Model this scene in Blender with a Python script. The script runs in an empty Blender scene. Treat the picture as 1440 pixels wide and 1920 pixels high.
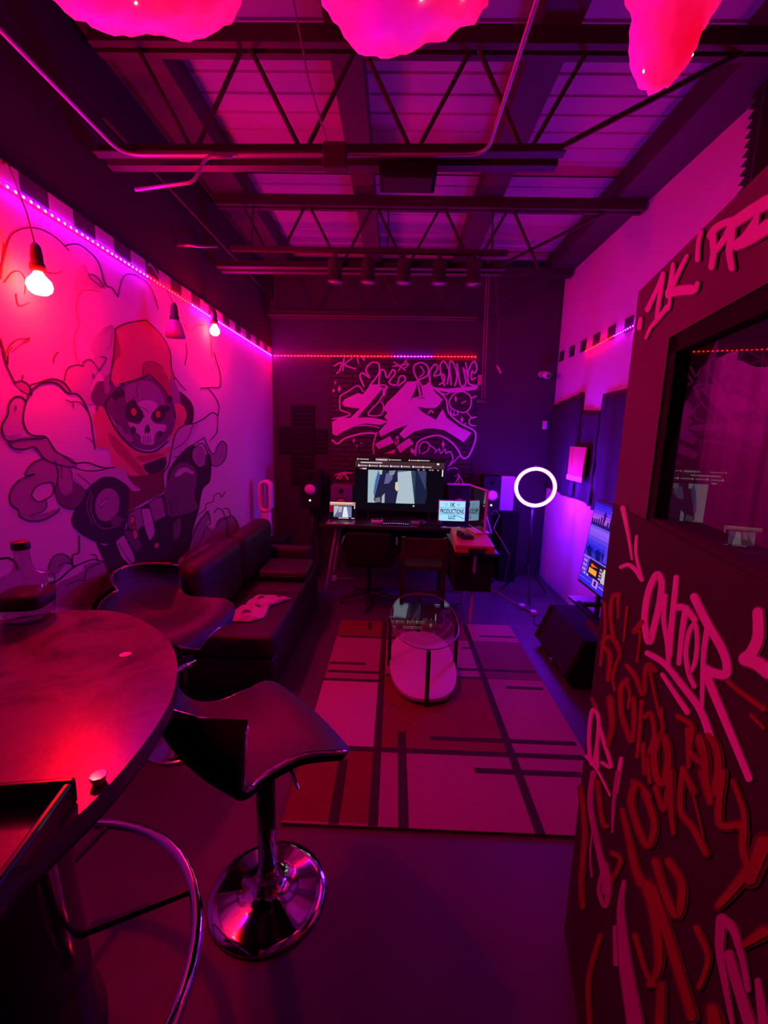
import bpy, bmesh, math, random
from mathutils import Vector, Matrix, noise
random.seed(7)
S = bpy.context.scene
COL = S.collection
PI = math.pi

# ------------------------------------------------------------------ camera
F_PX, CAM_H = 828.0, 1.62
RX = ((0.999346559, 0.029055531, -0.021499551),     # room axes seen by the lens (x right, y down, z forward)
      (0.026168160, -0.171282500, 0.984874374),
      (0.024933551, -0.984793421, -0.171930907))
cam_data = bpy.data.cameras.new('camera')
cam = bpy.data.objects.new('camera', cam_data)
COL.objects.link(cam)
cam_data.sensor_fit = 'VERTICAL'
cam_data.sensor_height = 32.0
cam_data.lens = F_PX / 1920.0 * 32.0
cam_data.clip_start = 0.02
cam.matrix_world = Matrix(((RX[0][0], -RX[0][1], -RX[0][2], 0.0),
                           (RX[1][0], -RX[1][1], -RX[1][2], 0.0),
                           (RX[2][0], -RX[2][1], -RX[2][2], CAM_H),
                           (0, 0, 0, 1)))
S.camera = cam

# ------------------------------------------------------------------ world, exposure
W = bpy.data.worlds.new('night'); S.world = W; W.use_nodes = True
W.node_tree.nodes['Background'].inputs[0].default_value = (0.012, 0.001, 0.016, 1)
W.node_tree.nodes['Background'].inputs[1].default_value = 0.12
S.view_settings.view_transform = 'Standard'
S.view_settings.look = 'None'
S.view_settings.gamma = 1.0
S.view_settings.use_curve_mapping = False
S.view_settings.exposure = 0.0
LED_GAIN, BULB_GAIN, RING_GAIN, CLOUD_GAIN = 2.3, 2.1, 3.6, 0.85

# room measures (metres)
XL, XR, YB, YF, ZT = -1.42, 1.775, 5.16, -1.6, 3.45
ZS = 2.46                                           # LED strip height
TABLE_Z = 1.05

# ------------------------------------------------------------------ geometry of sight lines, used to lay paint on real wall planes
def ray(px, py):
    a, b = (px - 720.0) / F_PX, (py - 960.0) / F_PX
    return Vector((RX[0][0]*a + RX[0][1]*b + RX[0][2], RX[1][0]*a + RX[1][1]*b + RX[1][2], RX[2][0]*a + RX[2][1]*b + RX[2][2]))
EYE = Vector((0, 0, CAM_H))
def on_plane(px, py, p0, n):
    r = ray(px, py); return EYE + r * ((Vector(p0) - EYE).dot(n) / r.dot(n))
BOOTH_P0 = Vector((0.615, 1.236, 0)); BOOTH_U = Vector((-0.2047, -0.9788, 0)); BOOTH_N = Vector((-0.9788, 0.2047, 0))
PLANES = {'left': ((XL, 0, 0), Vector((1, 0, 0))), 'back': ((0, YB - 0.0335, 0), Vector((0, -1, 0))),
          'booth': (BOOTH_P0, BOOTH_N), 'right': ((XR, 0, 0), Vector((-1, 0, 0))), 'rug': ((0, 0, 0.012), Vector((0, 0, 1)))}
def wp(plane, px, py, off=0.0):
    p0, n = PLANES[plane]
    return on_plane(px, py, p0, n) + n * off

# ------------------------------------------------------------------ materials
MATS = {}
def mat(name, col, rough=0.6, metal=0.0, var=0.15, scale=8.0, bump=0.0, spec=0.5, emis=None, estr=0.0, coat=0.0):
    if name in MATS: return MATS[name]
    m = bpy.data.materials.new(name); m.use_nodes = True
    nt = m.node_tree; b = nt.nodes['Principled BSDF']
    b.inputs['Roughness'].default_value = rough; b.inputs['Metallic'].default_value = metal
    b.inputs['Specular IOR Level'].default_value = spec
    b.inputs['Coat Weight'].default_value = coat
    c = (*col, 1)
    if var > 0:
        tc = nt.nodes.new('ShaderNodeTexCoord'); nz = nt.nodes.new('ShaderNodeTexNoise')
        nz.inputs['Scale'].default_value = scale; nz.inputs['Detail'].default_value = 4
        nt.links.new(tc.outputs['Object'], nz.inputs['Vector'])
        mx = nt.nodes.new('ShaderNodeMix'); mx.data_type = 'RGBA'
        mx.inputs[6].default_value = tuple(max(0, x*(1-var)) for x in col) + (1,)
        mx.inputs[7].default_value = tuple(min(1, x*(1+var)) for x in col) + (1,)
        nt.links.new(nz.outputs['Fac'], mx.inputs[0]); nt.links.new(mx.outputs[2], b.inputs['Base Color'])
        if bump > 0:
            bp = nt.nodes.new('ShaderNodeBump'); bp.inputs['Strength'].default_value = bump; bp.inputs['Distance'].default_value = 0.01
            nt.links.new(nz.outputs['Fac'], bp.inputs['Height']); nt.links.new(bp.outputs['Normal'], b.inputs['Normal'])
    else:
        b.inputs['Base Color'].default_value = c
    if emis:
        b.inputs['Emission Color'].default_value = (*emis, 1); b.inputs['Emission Strength'].default_value = estr
    MATS[name] = m
    return m

def emit(name, rgb, strength=1.0, sample=True):
    if name in MATS: return MATS[name]
    m = bpy.data.materials.new(name); m.use_nodes = True
    nt = m.node_tree; nt.nodes.clear()
    e = nt.nodes.new('ShaderNodeEmission'); o = nt.nodes.new('ShaderNodeOutputMaterial')
    mxv = max(rgb); e.inputs[0].default_value = (rgb[0]/mxv, rgb[1]/mxv, rgb[2]/mxv, 1); e.inputs[1].default_value = mxv*strength
    nt.links.new(e.outputs[0], o.inputs[0])
    if not sample: m.cycles.emission_sampling = 'NONE'
    MATS[name] = m
    return m

def glass(name, tint=(1, 1, 1), ior=1.5, rough=0.0):
    m = bpy.data.materials.new(name); m.use_nodes = True
    nt = m.node_tree; nt.nodes.clear()
    o = nt.nodes.new('ShaderNodeOutputMaterial'); mx = nt.nodes.new('ShaderNodeMixShader')
    lw = nt.nodes.new('ShaderNodeLayerWeight'); lw.inputs[0].default_value = 0.5
    f0 = 1.4*((ior-1)/(ior+1))**2
    pw = nt.nodes.new('ShaderNodeMath'); pw.operation = 'POWER'; pw.inputs[1].default_value = 5.0
    fr = nt.nodes.new('ShaderNodeMath'); fr.operation = 'MULTIPLY_ADD'; fr.inputs[1].default_value = 1-f0; fr.inputs[2].default_value = f0
    nt.links.new(lw.outputs['Facing'], pw.inputs[0]); nt.links.new(pw.outputs[0], fr.inputs[0])
    tr = nt.nodes.new('ShaderNodeBsdfTransparent'); tr.inputs[0].default_value = (*tint, 1)
    gl = nt.nodes.new('ShaderNodeBsdfGlossy'); gl.inputs['Roughness'].default_value = rough
    nt.links.new(fr.outputs[0], mx.inputs[0]); nt.links.new(tr.outputs[0], mx.inputs[1]); nt.links.new(gl.outputs[0], mx.inputs[2])
    nt.links.new(mx.outputs[0], o.inputs[0]); MATS[name] = m
    return m

M_WHITE = mat('white_wall_paint', (0.78, 0.76, 0.77), 0.7, var=0.04, scale=3, bump=0.03)
M_BLACKWALL = mat('black_wall_paint', (0.042, 0.036, 0.046), 0.75, var=0.2, scale=3)
M_DARKROOF = mat('dark_roof_paint', (0.05, 0.045, 0.05), 0.8, var=0.2)
M_FLOOR = mat('floor_vinyl', (0.085, 0.075, 0.082), 0.5, var=0.35, scale=2.5, bump=0.05, spec=0.3)
M_DECK = mat('metal_deck', (0.36, 0.34, 0.37), 0.55, var=0.12, scale=2)
M_STEEL = mat('truss_steel', (0.045, 0.037, 0.042), 0.6, var=0.2, scale=12, spec=0.3)
M_CONDUIT = mat('galvanised_conduit', (0.4, 0.38, 0.4), 0.45, 0.7, var=0.1)
M_BLACK = mat('black_plastic', (0.018, 0.017, 0.02), 0.45, var=0.1)
M_RUBBER = mat('matt_black', (0.009, 0.008, 0.010), 0.9, var=0.1, spec=0.2)
M_FOAM = mat('acoustic_foam', (0.014, 0.012, 0.014), 0.95, var=0.3, scale=60, bump=0.4)
M_LEATHER = mat('black_leather', (0.03, 0.026, 0.036), 0.5, var=0.2, scale=90, bump=0.12)
M_LEATHER2 = mat('sofa_leather', (0.02, 0.016, 0.019), 0.55, var=0.25, scale=60, bump=0.2)
M_CHROME = mat('chrome', (0.82, 0.82, 0.84), 0.07, 1.0, var=0.03)
M_GLOSSBLACK = mat('gloss_black', (0.012, 0.011, 0.013), 0.12, var=0.05, coat=0.5)
M_WHITEPL = mat('white_plastic', (0.72, 0.70, 0.72), 0.35, var=0.05)
M_PAINT_W = mat('white_spray_paint', (0.80, 0.72, 0.79), 0.6, var=0.1, scale=14)
M_PAINT_R = mat('red_spray_paint', (0.26, 0.012, 0.016), 0.7, var=0.3, scale=14)
M_BOOTH = mat('booth_panel_paint', (0.022, 0.017, 0.019), 0.75, var=0.35, scale=4)
M_BOOTHTOP = mat('booth_header_paint', (0.10, 0.075, 0.083), 0.7, var=0.3, scale=3)
M_BRICK = mat('black_brick', (0.045, 0.035, 0.04), 0.65, var=0.5, scale=9, bump=0.3)
M_WOODRED = mat('dark_red_wood', (0.035, 0.011, 0.011), 0.5, var=0.3, scale=6)
M_REDCASE = mat('red_case', (0.5, 0.05, 0.05), 0.5, var=0.15)
M_GLASS = glass('clear_glass', (0.93, 0.93, 0.95), 1.6)
M_PANE = glass('window_glass', (0.9, 0.88, 0.9), 1.34)
M_BOTTLE = glass('bottle_glass', (0.80, 0.78, 0.83), 1.7)
M_SMOKE = glass('tinted_drink', (0.9, 0.82, 0.8), 1.33)

# ------------------------------------------------------------------ object helpers
def obj(name, me, m=None, parent=None, smooth=False):
    o = bpy.data.objects.new(name, me); COL.objects.link(o)
    if m is not None and len(me.materials) == 0: me.materials.append(m)
    if parent is not None: o.parent = parent
    if smooth:
        for p in me.polygons: p.use_smooth = True
    return o
def tag(o, label, cat, group=None, kind=None):
    o['label'] = label; o['category'] = cat
    if group: o['group'] = group
    if kind: o['kind'] = kind
    return o
def thing(name, label, cat, loc=(0, 0, 0), rz=0.0, group=None):
    o = bpy.data.objects.new(name, None); COL.objects.link(o); o.empty_display_size = 0.05
    o.location = loc; o.rotation_euler = (0, 0, rz)
    return tag(o, label, cat, group)
def struct(o): o['kind'] = 'structure'; return o

class MB:
    def __init__(s): s.v = []; s.f = []
    def add(s, vs, fs):
        n = len(s.v); s.v += [tuple(v) for v in vs]; s.f += [tuple(i + n for i in f) for f in fs]; return s
    def box(s, c, d, rot=None):
        x, y, z = d[0]/2, d[1]/2, d[2]/2
        vs = [Vector(p) for p in ((-x,-y,-z),(x,-y,-z),(x,y,-z),(-x,y,-z),(-x,-y,z),(x,-y,z),(x,y,z),(-x,y,z))]
        if rot is not None: vs = [rot @ v for v in vs]
        return s.add([v + Vector(c) for v in vs], [(0,3,2,1),(4,5,6,7),(0,1,5,4),(1,2,6,5),(2,3,7,6),(3,0,4,7)])
    def bb(s, a, b):
        return s.box([(a[i]+b[i])/2 for i in range(3)], [abs(b[i]-a[i]) for i in range(3)])
    def bar(s, a, b, w, h=None):
        a, b = Vector(a), Vector(b); d = b - a; h = h or w
        q = d.to_track_quat('X', 'Z').to_matrix()
        return s.box((a+b)/2, (d.length, w, h), q)
    def tube(s, pts, r, n=8, closed=False, cap=True):
        pts = [Vector(p) for p in pts]; rs = r if isinstance(r, (list, tuple)) else [r]*len(pts)
        k0 = len(s.v); N = len(pts); up = None
        for i, p in enumerate(pts):
            if closed: t = pts[(i+1) % N] - pts[i-1]
            else: t = pts[min(i+1, N-1)] - pts[max(i-1, 0)]
            t.normalize()
            if up is None: up = t.orthogonal().normalized()
            up = (up - t*up.dot(t))
            up = up.normalized() if up.length > 1e-6 else t.orthogonal().normalized()
            w = t.cross(up)
            for j in range(n):
                a = 2*PI*j/n; s.v.append(tuple(p + (up*math.cos(a) + w*math.sin(a))*rs[i]))
        for i in range(N if closed else N-1):
            for j in range(n):
                a, b = k0 + i*n, k0 + ((i+1) % N)*n
                s.f.append((a+j, a+(j+1) % n, b+(j+1) % n, b+j))
        if cap and not closed:
            s.f.append(tuple(k0 + j for j in reversed(range(n)))); s.f.append(tuple(k0 + (N-1)*n + j for j in range(n)))
        return s
    def lathe(s, prof, n=24, c=(0, 0, 0), axis='Z'):
        k0 = len(s.v)
        for r, h in prof:
            for j in range(n):
                a = 2*PI*j/n; x, y = r*math.cos(a), r*math.sin(a)
                p = (x, y, h) if axis == 'Z' else ((x, -h, y) if axis == 'Y' else (h, x, y))
                s.v.append((p[0]+c[0], p[1]+c[1], p[2]+c[2]))
        for i in range(len(prof)-1):
            for j in range(n):
                a, b = k0 + i*n, k0 + (i+1)*n
                s.f.append((a+j, a+(j+1) % n, b+(j+1) % n, b+j))
        s.f.append(tuple(k0 + j for j in reversed(range(n)))); s.f.append(tuple(k0 + (len(prof)-1)*n + j for j in range(n)))
        return s
    def prism(s, poly, z0, z1):
        n = len(poly); k = len(s.v)
        s.v += [(p[0], p[1], z0) for p in poly] + [(p[0], p[1], z1) for p in poly]
        s.f.append(tuple(k + i for i in reversed(range(n)))); s.f.append(tuple(k + n + i for i in range(n)))
        for i in range(n): s.f.append((k+i, k+(i+1) % n, k+n+(i+1) % n, k+n+i))
        return s
    def mesh(s, name):
        me = bpy.data.meshes.new(name); me.from_pydata(s.v, [], s.f); me.update(); return me
    def build(s, name, m, parent=None, smooth=False, bevel=0.0, seg=2):
        me = s.mesh(name)
        if bevel > 0:
            bm = bmesh.new(); bm.from_mesh(me)
            bmesh.ops.bevel(bm, geom=list(bm.edges), offset=bevel, segments=seg, profile=0.5, affect='EDGES')
            bm.to_mesh(me); bm.free()
        return obj(name, me, m, parent, smooth)

def catmull(pts, sub=6, closed=False):
    n = len(pts); out = []
    if n < 3 and not closed:
        return [tuple(pts[0][k] + (pts[1][k]-pts[0][k])*i/sub for k in range(len(pts[0]))) for i in range(sub+1)]
    for i in range(n if closed else n-1):
        p0 = pts[(i-1) % n] if (closed or i > 0) else pts[0]; p1 = pts[i]; p2 = pts[(i+1) % n]
        p3 = pts[(i+2) % n] if (closed or i+2 < n) else pts[n-1]
        for j in range(sub):
            t = j/sub
            out.append(tuple(0.5*((2*p1[k]) + (-p0[k]+p2[k])*t + (2*p0[k]-5*p1[k]+4*p2[k]-p3[k])*t*t + (-p0[k]+3*p1[k]-3*p2[k]+p3[k])*t**3) for k in range(len(p1))))
    if not closed: out.append(tuple(pts[-1]))
    return out

# paint: strokes and filled shapes lying on a wall
LAYER = [0]
def stroke_mb(mb, plane, pts, w, w1=None, off=None, closed=False, sub=6):
    if off is None:
        LAYER[0] += 1; off = 0.0010 + 0.000008*LAYER[0]
    pts = catmull(pts, sub, closed)
    if closed: pts = pts + [pts[0]]
    N = len(pts); w1 = w if w1 is None else w1
    L, Rr = [], []
    for i, p in enumerate(pts):
        a = pts[max(i-1, 0)]; b = pts[min(i+1, N-1)]
        if closed and i in (0, N-1): a, b = pts[N-2], pts[1]
        dx, dy = b[0]-a[0], b[1]-a[1]; l = math.hypot(dx, dy) or 1
        t = i/(N-1); ww = (w + (w1-w)*t)/2
        nx, ny = -dy/l*ww, dx/l*ww
        L.append((p[0]+nx, p[1]+ny)); Rr.append((p[0]-nx, p[1]-ny))
    k = len(mb.v)
    for a, b in zip(L, Rr):
        mb.v.append(tuple(wp(plane, *a, off))); mb.v.append(tuple(wp(plane, *b, off)))
    for i in range(N-1): mb.f.append((k+2*i, k+2*i+1, k+2*i+3, k+2*i+2))
    if not closed:
        for idx, sgn in ((0, -1), (N-1, 1)):
            p = pts[idx]; q = pts[1] if idx == 0 else pts[N-2]
            ang = math.atan2(p[1]-q[1], p[0]-q[0]); rr = (w if idx == 0 else w1)/2
            kk = len(mb.v)
            for j in range(9):
                a = ang - PI/2 + PI*j/8; mb.v.append(tuple(wp(plane, p[0]+rr*math.cos(a), p[1]+rr*math.sin(a), off)))
            mb.f.append(tuple(kk+j for j in range(9)))
    return mb
def fill_mb(mb, plane, pts, off=None, smooth=True, sub=4):
    if off is None:
        LAYER[0] += 1; off = 0.0010 + 0.000008*LAYER[0]
    if smooth: pts = catmull(pts, sub, True)
    k = len(mb.v); mb.v += [tuple(wp(plane, *p, off)) for p in pts]; mb.f.append(tuple(range(k, k+len(pts))))
    return mb

# ================================================================== THE ROOM
floor = struct(MB().bb((XL-0.1, YF, -0.1), (XR+0.1, YB+0.1, 0)).build('floor', M_FLOOR))
wl = struct(MB().bb((XL-0.1, YF, 0), (XL, YB, 2.475)).build('wall_left', M_WHITE))
MB().bb((XL-0.1, YF, 2.475), (XL-0.004, YB, ZT+0.15)).build('upper_panel', mat('matt_black_drywall', (0.022, 0.019, 0.027), 0.85, var=0.2), wl)  # same black paint as wall_back, with the upper wall's shade put into the colour
struct(MB().bb((XL-0.1, YB, 0), (XR+0.1, YB+0.1, ZT+0.15)).build('wall_back', M_BLACKWALL))
wr = struct(MB().bb((XR, YF, 0), (XR+0.1, YB, 3.33)).build('wall_right', M_WHITE))
MB().bb((XR, YF, 3.33), (XR+0.1, YB, ZT+0.15)).build('upper_panel', M_BLACKWALL, wr)
struct(MB().bb((XL-0.1, YF-0.1, 0), (XR+0.1, YF, ZT+0.15)).build('wall_front', M_BLACKWALL))

# roof deck: a slab with ribbed sheets hung under it between the beams
TR_Y = (2.24, 3.60, 4.94); ZB, ZTOP = 2.865, 3.30
ceil = struct(MB().bb((XL-0.1, YF, ZT+0.05), (XR+0.1, YB, ZT+0.15)).build('ceiling', M_DARKROOF))
beams_x = (-1.30, -0.28, 0.64, 1.66)
ys = (-1.55, -0.48, 0.88, 2.24, 3.60, 4.94, YB)
for i in range(len(ys)-1):
    for j in range(3):
        x0, x1, y0, y1 = beams_x[j]+0.05, beams_x[j+1]-0.05, ys[i]+0.01, ys[i+1]-0.01
        mb = MB(); prof = []; y = y0
        while y < y1 - 0.15:
            prof += [(y, 0.045), (y+0.12, 0.045), (y+0.128, 0.037), (y+0.142, 0.037)]; y += 0.15
        prof.append((y1, 0.045))
        k = len(mb.v)
        for yy, dz in prof: mb.v += [(x0, yy, ZT+dz), (x1, yy, ZT+dz)]
        for q in range(len(prof)-1): mb.f.append((k+2*q, k+2*q+1, k+2*q+3, k+2*q+2))
        mb.build('deck_sheet', M_DECK, ceil)
for k, bx in enumerate(beams_x):
    w = (0.30, 0.15, 0.17, 0.26)[k]
    mb = MB().bb((bx-w/2, YF, ZTOP+0.03), (bx+w/2, YB, ZT+0.04))
    struct(mb.build(f'trim_{k+1}', M_STEEL))
struct(MB().bb((XR-0.2, YF, 3.335), (XR, YB, 3.40)).build('trim_5', M_STEEL))

# roof trusses
for k, ty in enumerate(TR_Y):
    xe = (0.70, 0.77, 0.82)[k]; tilt = (0.018, 0.012, 0.012)[k]
    words = ('nearest open web roof truss carrying the long conduit', 'middle open web roof truss in front of the spotlights', 'farthest open web roof truss just before the graffiti wall')
    t = thing('roof_truss', words[k], 'roof truss', (0, ty, 0), 0, 'open web roof trusses')
    zt = lambda x: tilt*x*0.6
    mb = MB(); [mb.bar((-1.38, dy, ZTOP), (XR-0.02, dy, ZTOP), 0.035, 0.07) for dy in (-0.03, 0.03)]
    mb.build('top_chord', M_STEEL, t)
    mb = MB()
    for dy in (-0.03, 0.03):
        mb.bar((-1.38, dy, ZB+zt(-1.38)), (xe, dy, ZB+zt(xe)), 0.006, 0.055)
        mb.bar((-1.38, dy*1.7, ZB-0.025+zt(-1.38)), (xe, dy*1.7, ZB-0.025+zt(xe)), 0.05, 0.006)
    mb.build('bottom_chord', M_STEEL, t)
    xs = [-1.19 + 0.5*i for i in range(5)]
    nodes = []
    for i, xt in enumerate(xs):
        nodes.append((xt - 0.03, ZTOP)); nodes.append((xt + 0.25 - 0.03, ZB)); 
    nodes = [(x, z) for x, z in nodes]
    for i in range(len(nodes)-1):
        (xa, za), (xb, zb) = nodes[i], nodes[i+1]
        sh = 0.03
        if za > zb: a, b = (xa+sh, 0, za-0.02), (xb-sh*0, 0, zb+0.02)
        else: a, b = (xa+sh, 0, za+0.02), (xb-sh*0, 0, zb-0.02)
        if max(a[0], b[0]) > xe + 0.3: continue
        MB().tube([a, b], 0.011, 6).build('web_bar', M_STEEL, t)
    MB().tube([(xe-0.04, 0, ZB+0.02), (min(xe+0.75, XR-0.05), 0, ZTOP-0.02)], 0.012, 6).build('web_bar', M_STEEL, t)

# checker tiles bordering the LED strips
n = 0; y = -1.0
while y < YB - 0.06:
    w = 0.135
    MB().bb((XL-0.004, y, 2.476), (XL+0.006, min(y+w, YB-0.01), 2.540)).build('border_tile', mat('grey_tile', (0.42, 0.4, 0.43), 0.6, var=0.1) if n % 2 else M_BLACKWALL, wl)
    y += w + 0.004; n += 1
for i in range(9):
    yc = 5.05 - 0.28*i
    MB().bb((XR-0.006, yc-0.065, 2.455+0.0), (XR+0.003, yc+0.065, 2.56)).build('border_tile', M_BLACKWALL, wr)

# ================================================================== LED STRIPS
M_TAPE = mat('led_tape', (0.5, 0.45, 0.5), 0.5, var=0.05)
E_PURPLE = emit('led_purple', (135, 0.5, 240), LED_GAIN)
E_PINK = emit('led_pink', (275, 0.5, 165), LED_GAIN)
E_RED = emit('led_red', (300, 0.12, 0.14), LED_GAIN)
def led_mesh(m):
    mb = MB(); s = 0.0045
    mb.add([(-s,-s,0),(s,-s,0),(s,s,0),(-s,s,0),(0,0,0.005)], [(0,1,4),(1,2,4),(2,3,4),(3,0,4)])
    me = mb.mesh('led'); me.materials.append(m); return me
LEDM = {'p': led_mesh(E_PURPLE), 'k': led_mesh(E_PINK), 'r': led_mesh(E_RED)}
def led_strip(label, a, b, normal, pitch, pattern, sag=None):
    a, b, nrm = Vector(a), Vector(b), Vector(normal)
    root = thing('led_strip', label, 'LED strip', a, 0, 'LED strips around the room')
    L = (b-a).length; N = int(L/pitch)
    q = nrm.to_track_quat('Z', 'Y')
    mb = MB(); mb.bar((0, 0, 0), b-a, 0.004, 0.011); tp = mb.build('tape', M_TAPE, root)
    for i in range(N):
        t = (i+0.5)/N
        c = next(ch for lim, ch in pattern if t <= lim)
        o = bpy.data.objects.new('led', LEDM[c]); COL.objects.link(o); o.parent = root
        o.rotation_mode = 'QUATERNION'; o.rotation_quaternion = q
        o.location = (b-a)*t + nrm*0.003
    return root
def ty(px, py):   # position along the left wall
    return wp('left', px, py).y
yL0, yL1 = 1.25, YB - 0.02
fr = lambda px, py: (ty(px, py) - yL0)/(yL1 - yL0)
led_strip('long purple and red LED strip along the top of the mural wall', (XL+0.004, yL0, ZS), (XL+0.004, yL1, ZS), (1, 0, 0), 0.0345,
          [(fr(2, 346), 'r'), (fr(280, 525), 'p'), (fr(356, 572), 'r'), (1.01, 'k')])
led_strip('red and purple LED strip running above the graffiti brick panel', (XL+0.02, YB-0.004, ZS+0.005), (0.875, YB-0.004, 2.50), (0, -1, 0), 0.037,
          [(0.59, 'r'), (0.79, 'p'), (1.01, 'r')])
led_strip('short LED strip under the dark squares on the right wall', (XR-0.004, 4.43, 2.446), (XR-0.004, 2.62, 2.515), (-1, 0, 0), 0.036,
          [(0.30, 'r'), (0.66, 'p'), (1.01, 'r')])

# ================================================================== LEFT WALL MURAL
M_INK = mat('mural_black', (0.025, 0.02, 0.025), 0.7, var=0.2)
M_DARK = mat('mural_dark', (0.15, 0.10, 0.14), 0.7, var=0.35, scale=10)
M_MID = mat('mural_shade', (0.36, 0.29, 0.34), 0.7, var=0.15, scale=6)
M_LIGHT = mat('mural_pale_shade', (0.58, 0.52, 0.56), 0.7, var=0.08, scale=6)
M_MRED = mat('mural_red', (0.74, 0.2, 0.18), 0.7, var=0.2, scale=8)
M_MRED2 = mat('mural_dark_red', (0.45, 0.07, 0.07), 0.7, var=0.25, scale=8)
M_BONE = mat('mural_bone', (0.70, 0.62, 0.66), 0.7, var=0.12, scale=10)
M_BONE2 = mat('mural_bone_shade', (0.33, 0.24, 0.31), 0.7, var=0.2, scale=12)
M_EYE = mat('mural_eye', (0.75, 0.06, 0.03), 0.6, var=0.2)
c4 = lambda l: [(x/2.769, 640 + y/2.769) for x, y in l]
c3 = lambda l: [(x/2.769, 320 + y/2.769) for x, y in l]
mural = thing('wall_mural', 'painted mural of a hooded skull in billowing smoke on the left wall', 'mural', (0, 0, 0))
def mfill(name, pts, m, conv=c4, smooth=True):
    fill_mb(MB(), 'left', conv(pts), None, smooth).build(name, m, mural)
def mline(pts, w=10, w1=None, conv=c4, closed=False, m=None, name='outline'):
    k = 2.769/0.82; stroke_mb(MB(), 'left', conv(pts), w/k, None if w1 is None else w1/k, None, closed).build(name, m or M_INK, mural)
# smoke shading
mfill('smoke_shade', [(38,505),(110,495),(180,495),(240,515),(300,590),(370,605),(400,650),(330,650),(250,620),(200,585),(160,550),(100,568),(55,550)], M_MID)
mfill('smoke_shade', [(125,695),(165,635),(225,608),(290,640),(300,700),(288,765),(250,730),(190,750),(158,800),(195,833),(232,820),(238,860),(215,885),(150,905),(220,895),(305,868),(285,895),(220,928),(150,932),(100,905),(92,872),(58,850),(48,800),(70,750),(110,715),(170,690)], M_MID)
mfill('smoke_shade', [(1058,520),(1090,570),(1112,582),(1130,540),(1155,518),(1177,550),(1165,615),(1135,645),(1100,642),(1078,600)], M_MID)
mfill('smoke_shade', [(945,1130),(980,1010),(1030,930),(1080,878),(1088,920),(1068,962),(1110,972),(1128,930),(1180,905),(1222,930),(1238,970),(1180,1010),(1060,1060),(990,1105)], M_MID)
mfill('smoke_shade', [(245,1190),(265,1130),(310,1103),(350,1118),(378,1160),(340,1160),(305,1200),(262,1225)], M_MID)
mfill('smoke_shade', [(270,1370),(300,1260),(360,1230),(430,1190),(440,1160),(520,1145),(575,1215),(560,1300),(440,1370)], M_MID)
mfill('smoke_shade', [(330,205),(350,140),(400,122),(430,110),(455,95),(520,80),(548,100),(520,150),(480,185),(470,250),(500,310),(440,325),(400,255),(360,260)], M_LIGHT)
mfill('smoke_shade', [(470,20),(540,-70),(590,-70),(590,40),(575,150),(545,200),(520,150),(545,95),(500,90)], M_LIGHT)
mfill('smoke_shade', [(70,215),(110,205),(150,230),(160,275),(120,260)], M_MID)
mfill('smoke_shade', [(200,215),(270,195),(320,210),(370,255),(340,270),(300,228),(250,215)], M_MID)
mfill('smoke_shade', [(30,400),(45,330),(80,292),(120,300),(135,330),(110,420),(120,470),(60,490),(25,480)], M_LIGHT)
mfill('smoke_shade', [(395,-260),(450,-280),(520,-270),(545,-320),(470,-345),(430,-400),(390,-300)], M_LIGHT)
# hood
mfill('hood', [(597,-66),(640,-85),(700,-105),(757,-110),(822,-40),(878,45),(888,120),(905,180),(915,260),(880,310),(845,245),(770,172),(740,190),(620,222),(575,230),(575,150),(590,60)], M_MRED)
mfill('hood_fold', [(597,-60),(620,20),(625,70),(600,100),(580,150),(585,60)], M_MRED2)
mfill('hood_fold', [(740,190),(750,120),(790,110),(840,140),(880,210),(900,300),(850,245),(790,185)], M_MRED2)
# shadow beside the hood
mfill('hood_shadow', [(470,300),(500,215),(540,205),(560,175),(585,215),(600,250),(570,330),(525,345)], M_DARK)
mfill('hood_shadow', [(925,262),(965,285),(1003,340),(1000,420),(960,435),(940,350)], M_INK)
mfill('hood_shadow', [(540,190),(575,170),(570,250),(545,270)], M_BONE2)
mfill('hood_shadow', [(885,180),(925,250),(935,330),(905,330),(885,260)], M_BONE2)
# scarf
mfill('scarf', [(520,335),(482,400),(500,480),(500,545),(565,565),(590,650),(670,695),(770,692),(742,642),(785,620),(862,600),(885,545),(800,575),(720,572),(650,525),(590,445),(548,370)], M_MRED)
mfill('scarf', [(905,330),(945,330),(968,380),(950,430),(905,480),(880,530),(885,470),(915,410)], M_MRED)
mfill('scarf_fold', [(560,470),(640,540),(690,600),(760,690),(720,690),(640,610),(590,560)], M_MRED2)
mfill('scarf_fold', [(700,600),(760,590),(850,585),(800,610),(740,625)], M_MRED2)
# chest and body
mfill('body', [(640,700),(680,698),(770,692),(742,645),(800,620),(862,602),(850,700),(850,780),(760,830),(690,872),(655,905)], mat('mural_robe', (0.17, 0.025, 0.035), 0.7, var=0.3))
mfill('body', [(745,650),(800,620),(860,610),(850,660),(780,690)], M_INK)
mfill('body', [(495,1035),(540,1060),(600,1030),(650,980),(700,880),(850,790),(870,680),(930,592),(1000,535),(1040,600),(1092,590),(1092,720),(1052,770),(1030,880),(1000,980),(985,1060),(930,1130),(840,1190),(740,1190),(650,1180),(570,1210),(530,1120)], M_INK)
mfill('body', [(900,950),(935,920),(935,1000),(905,1030)], M_DARK)
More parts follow.
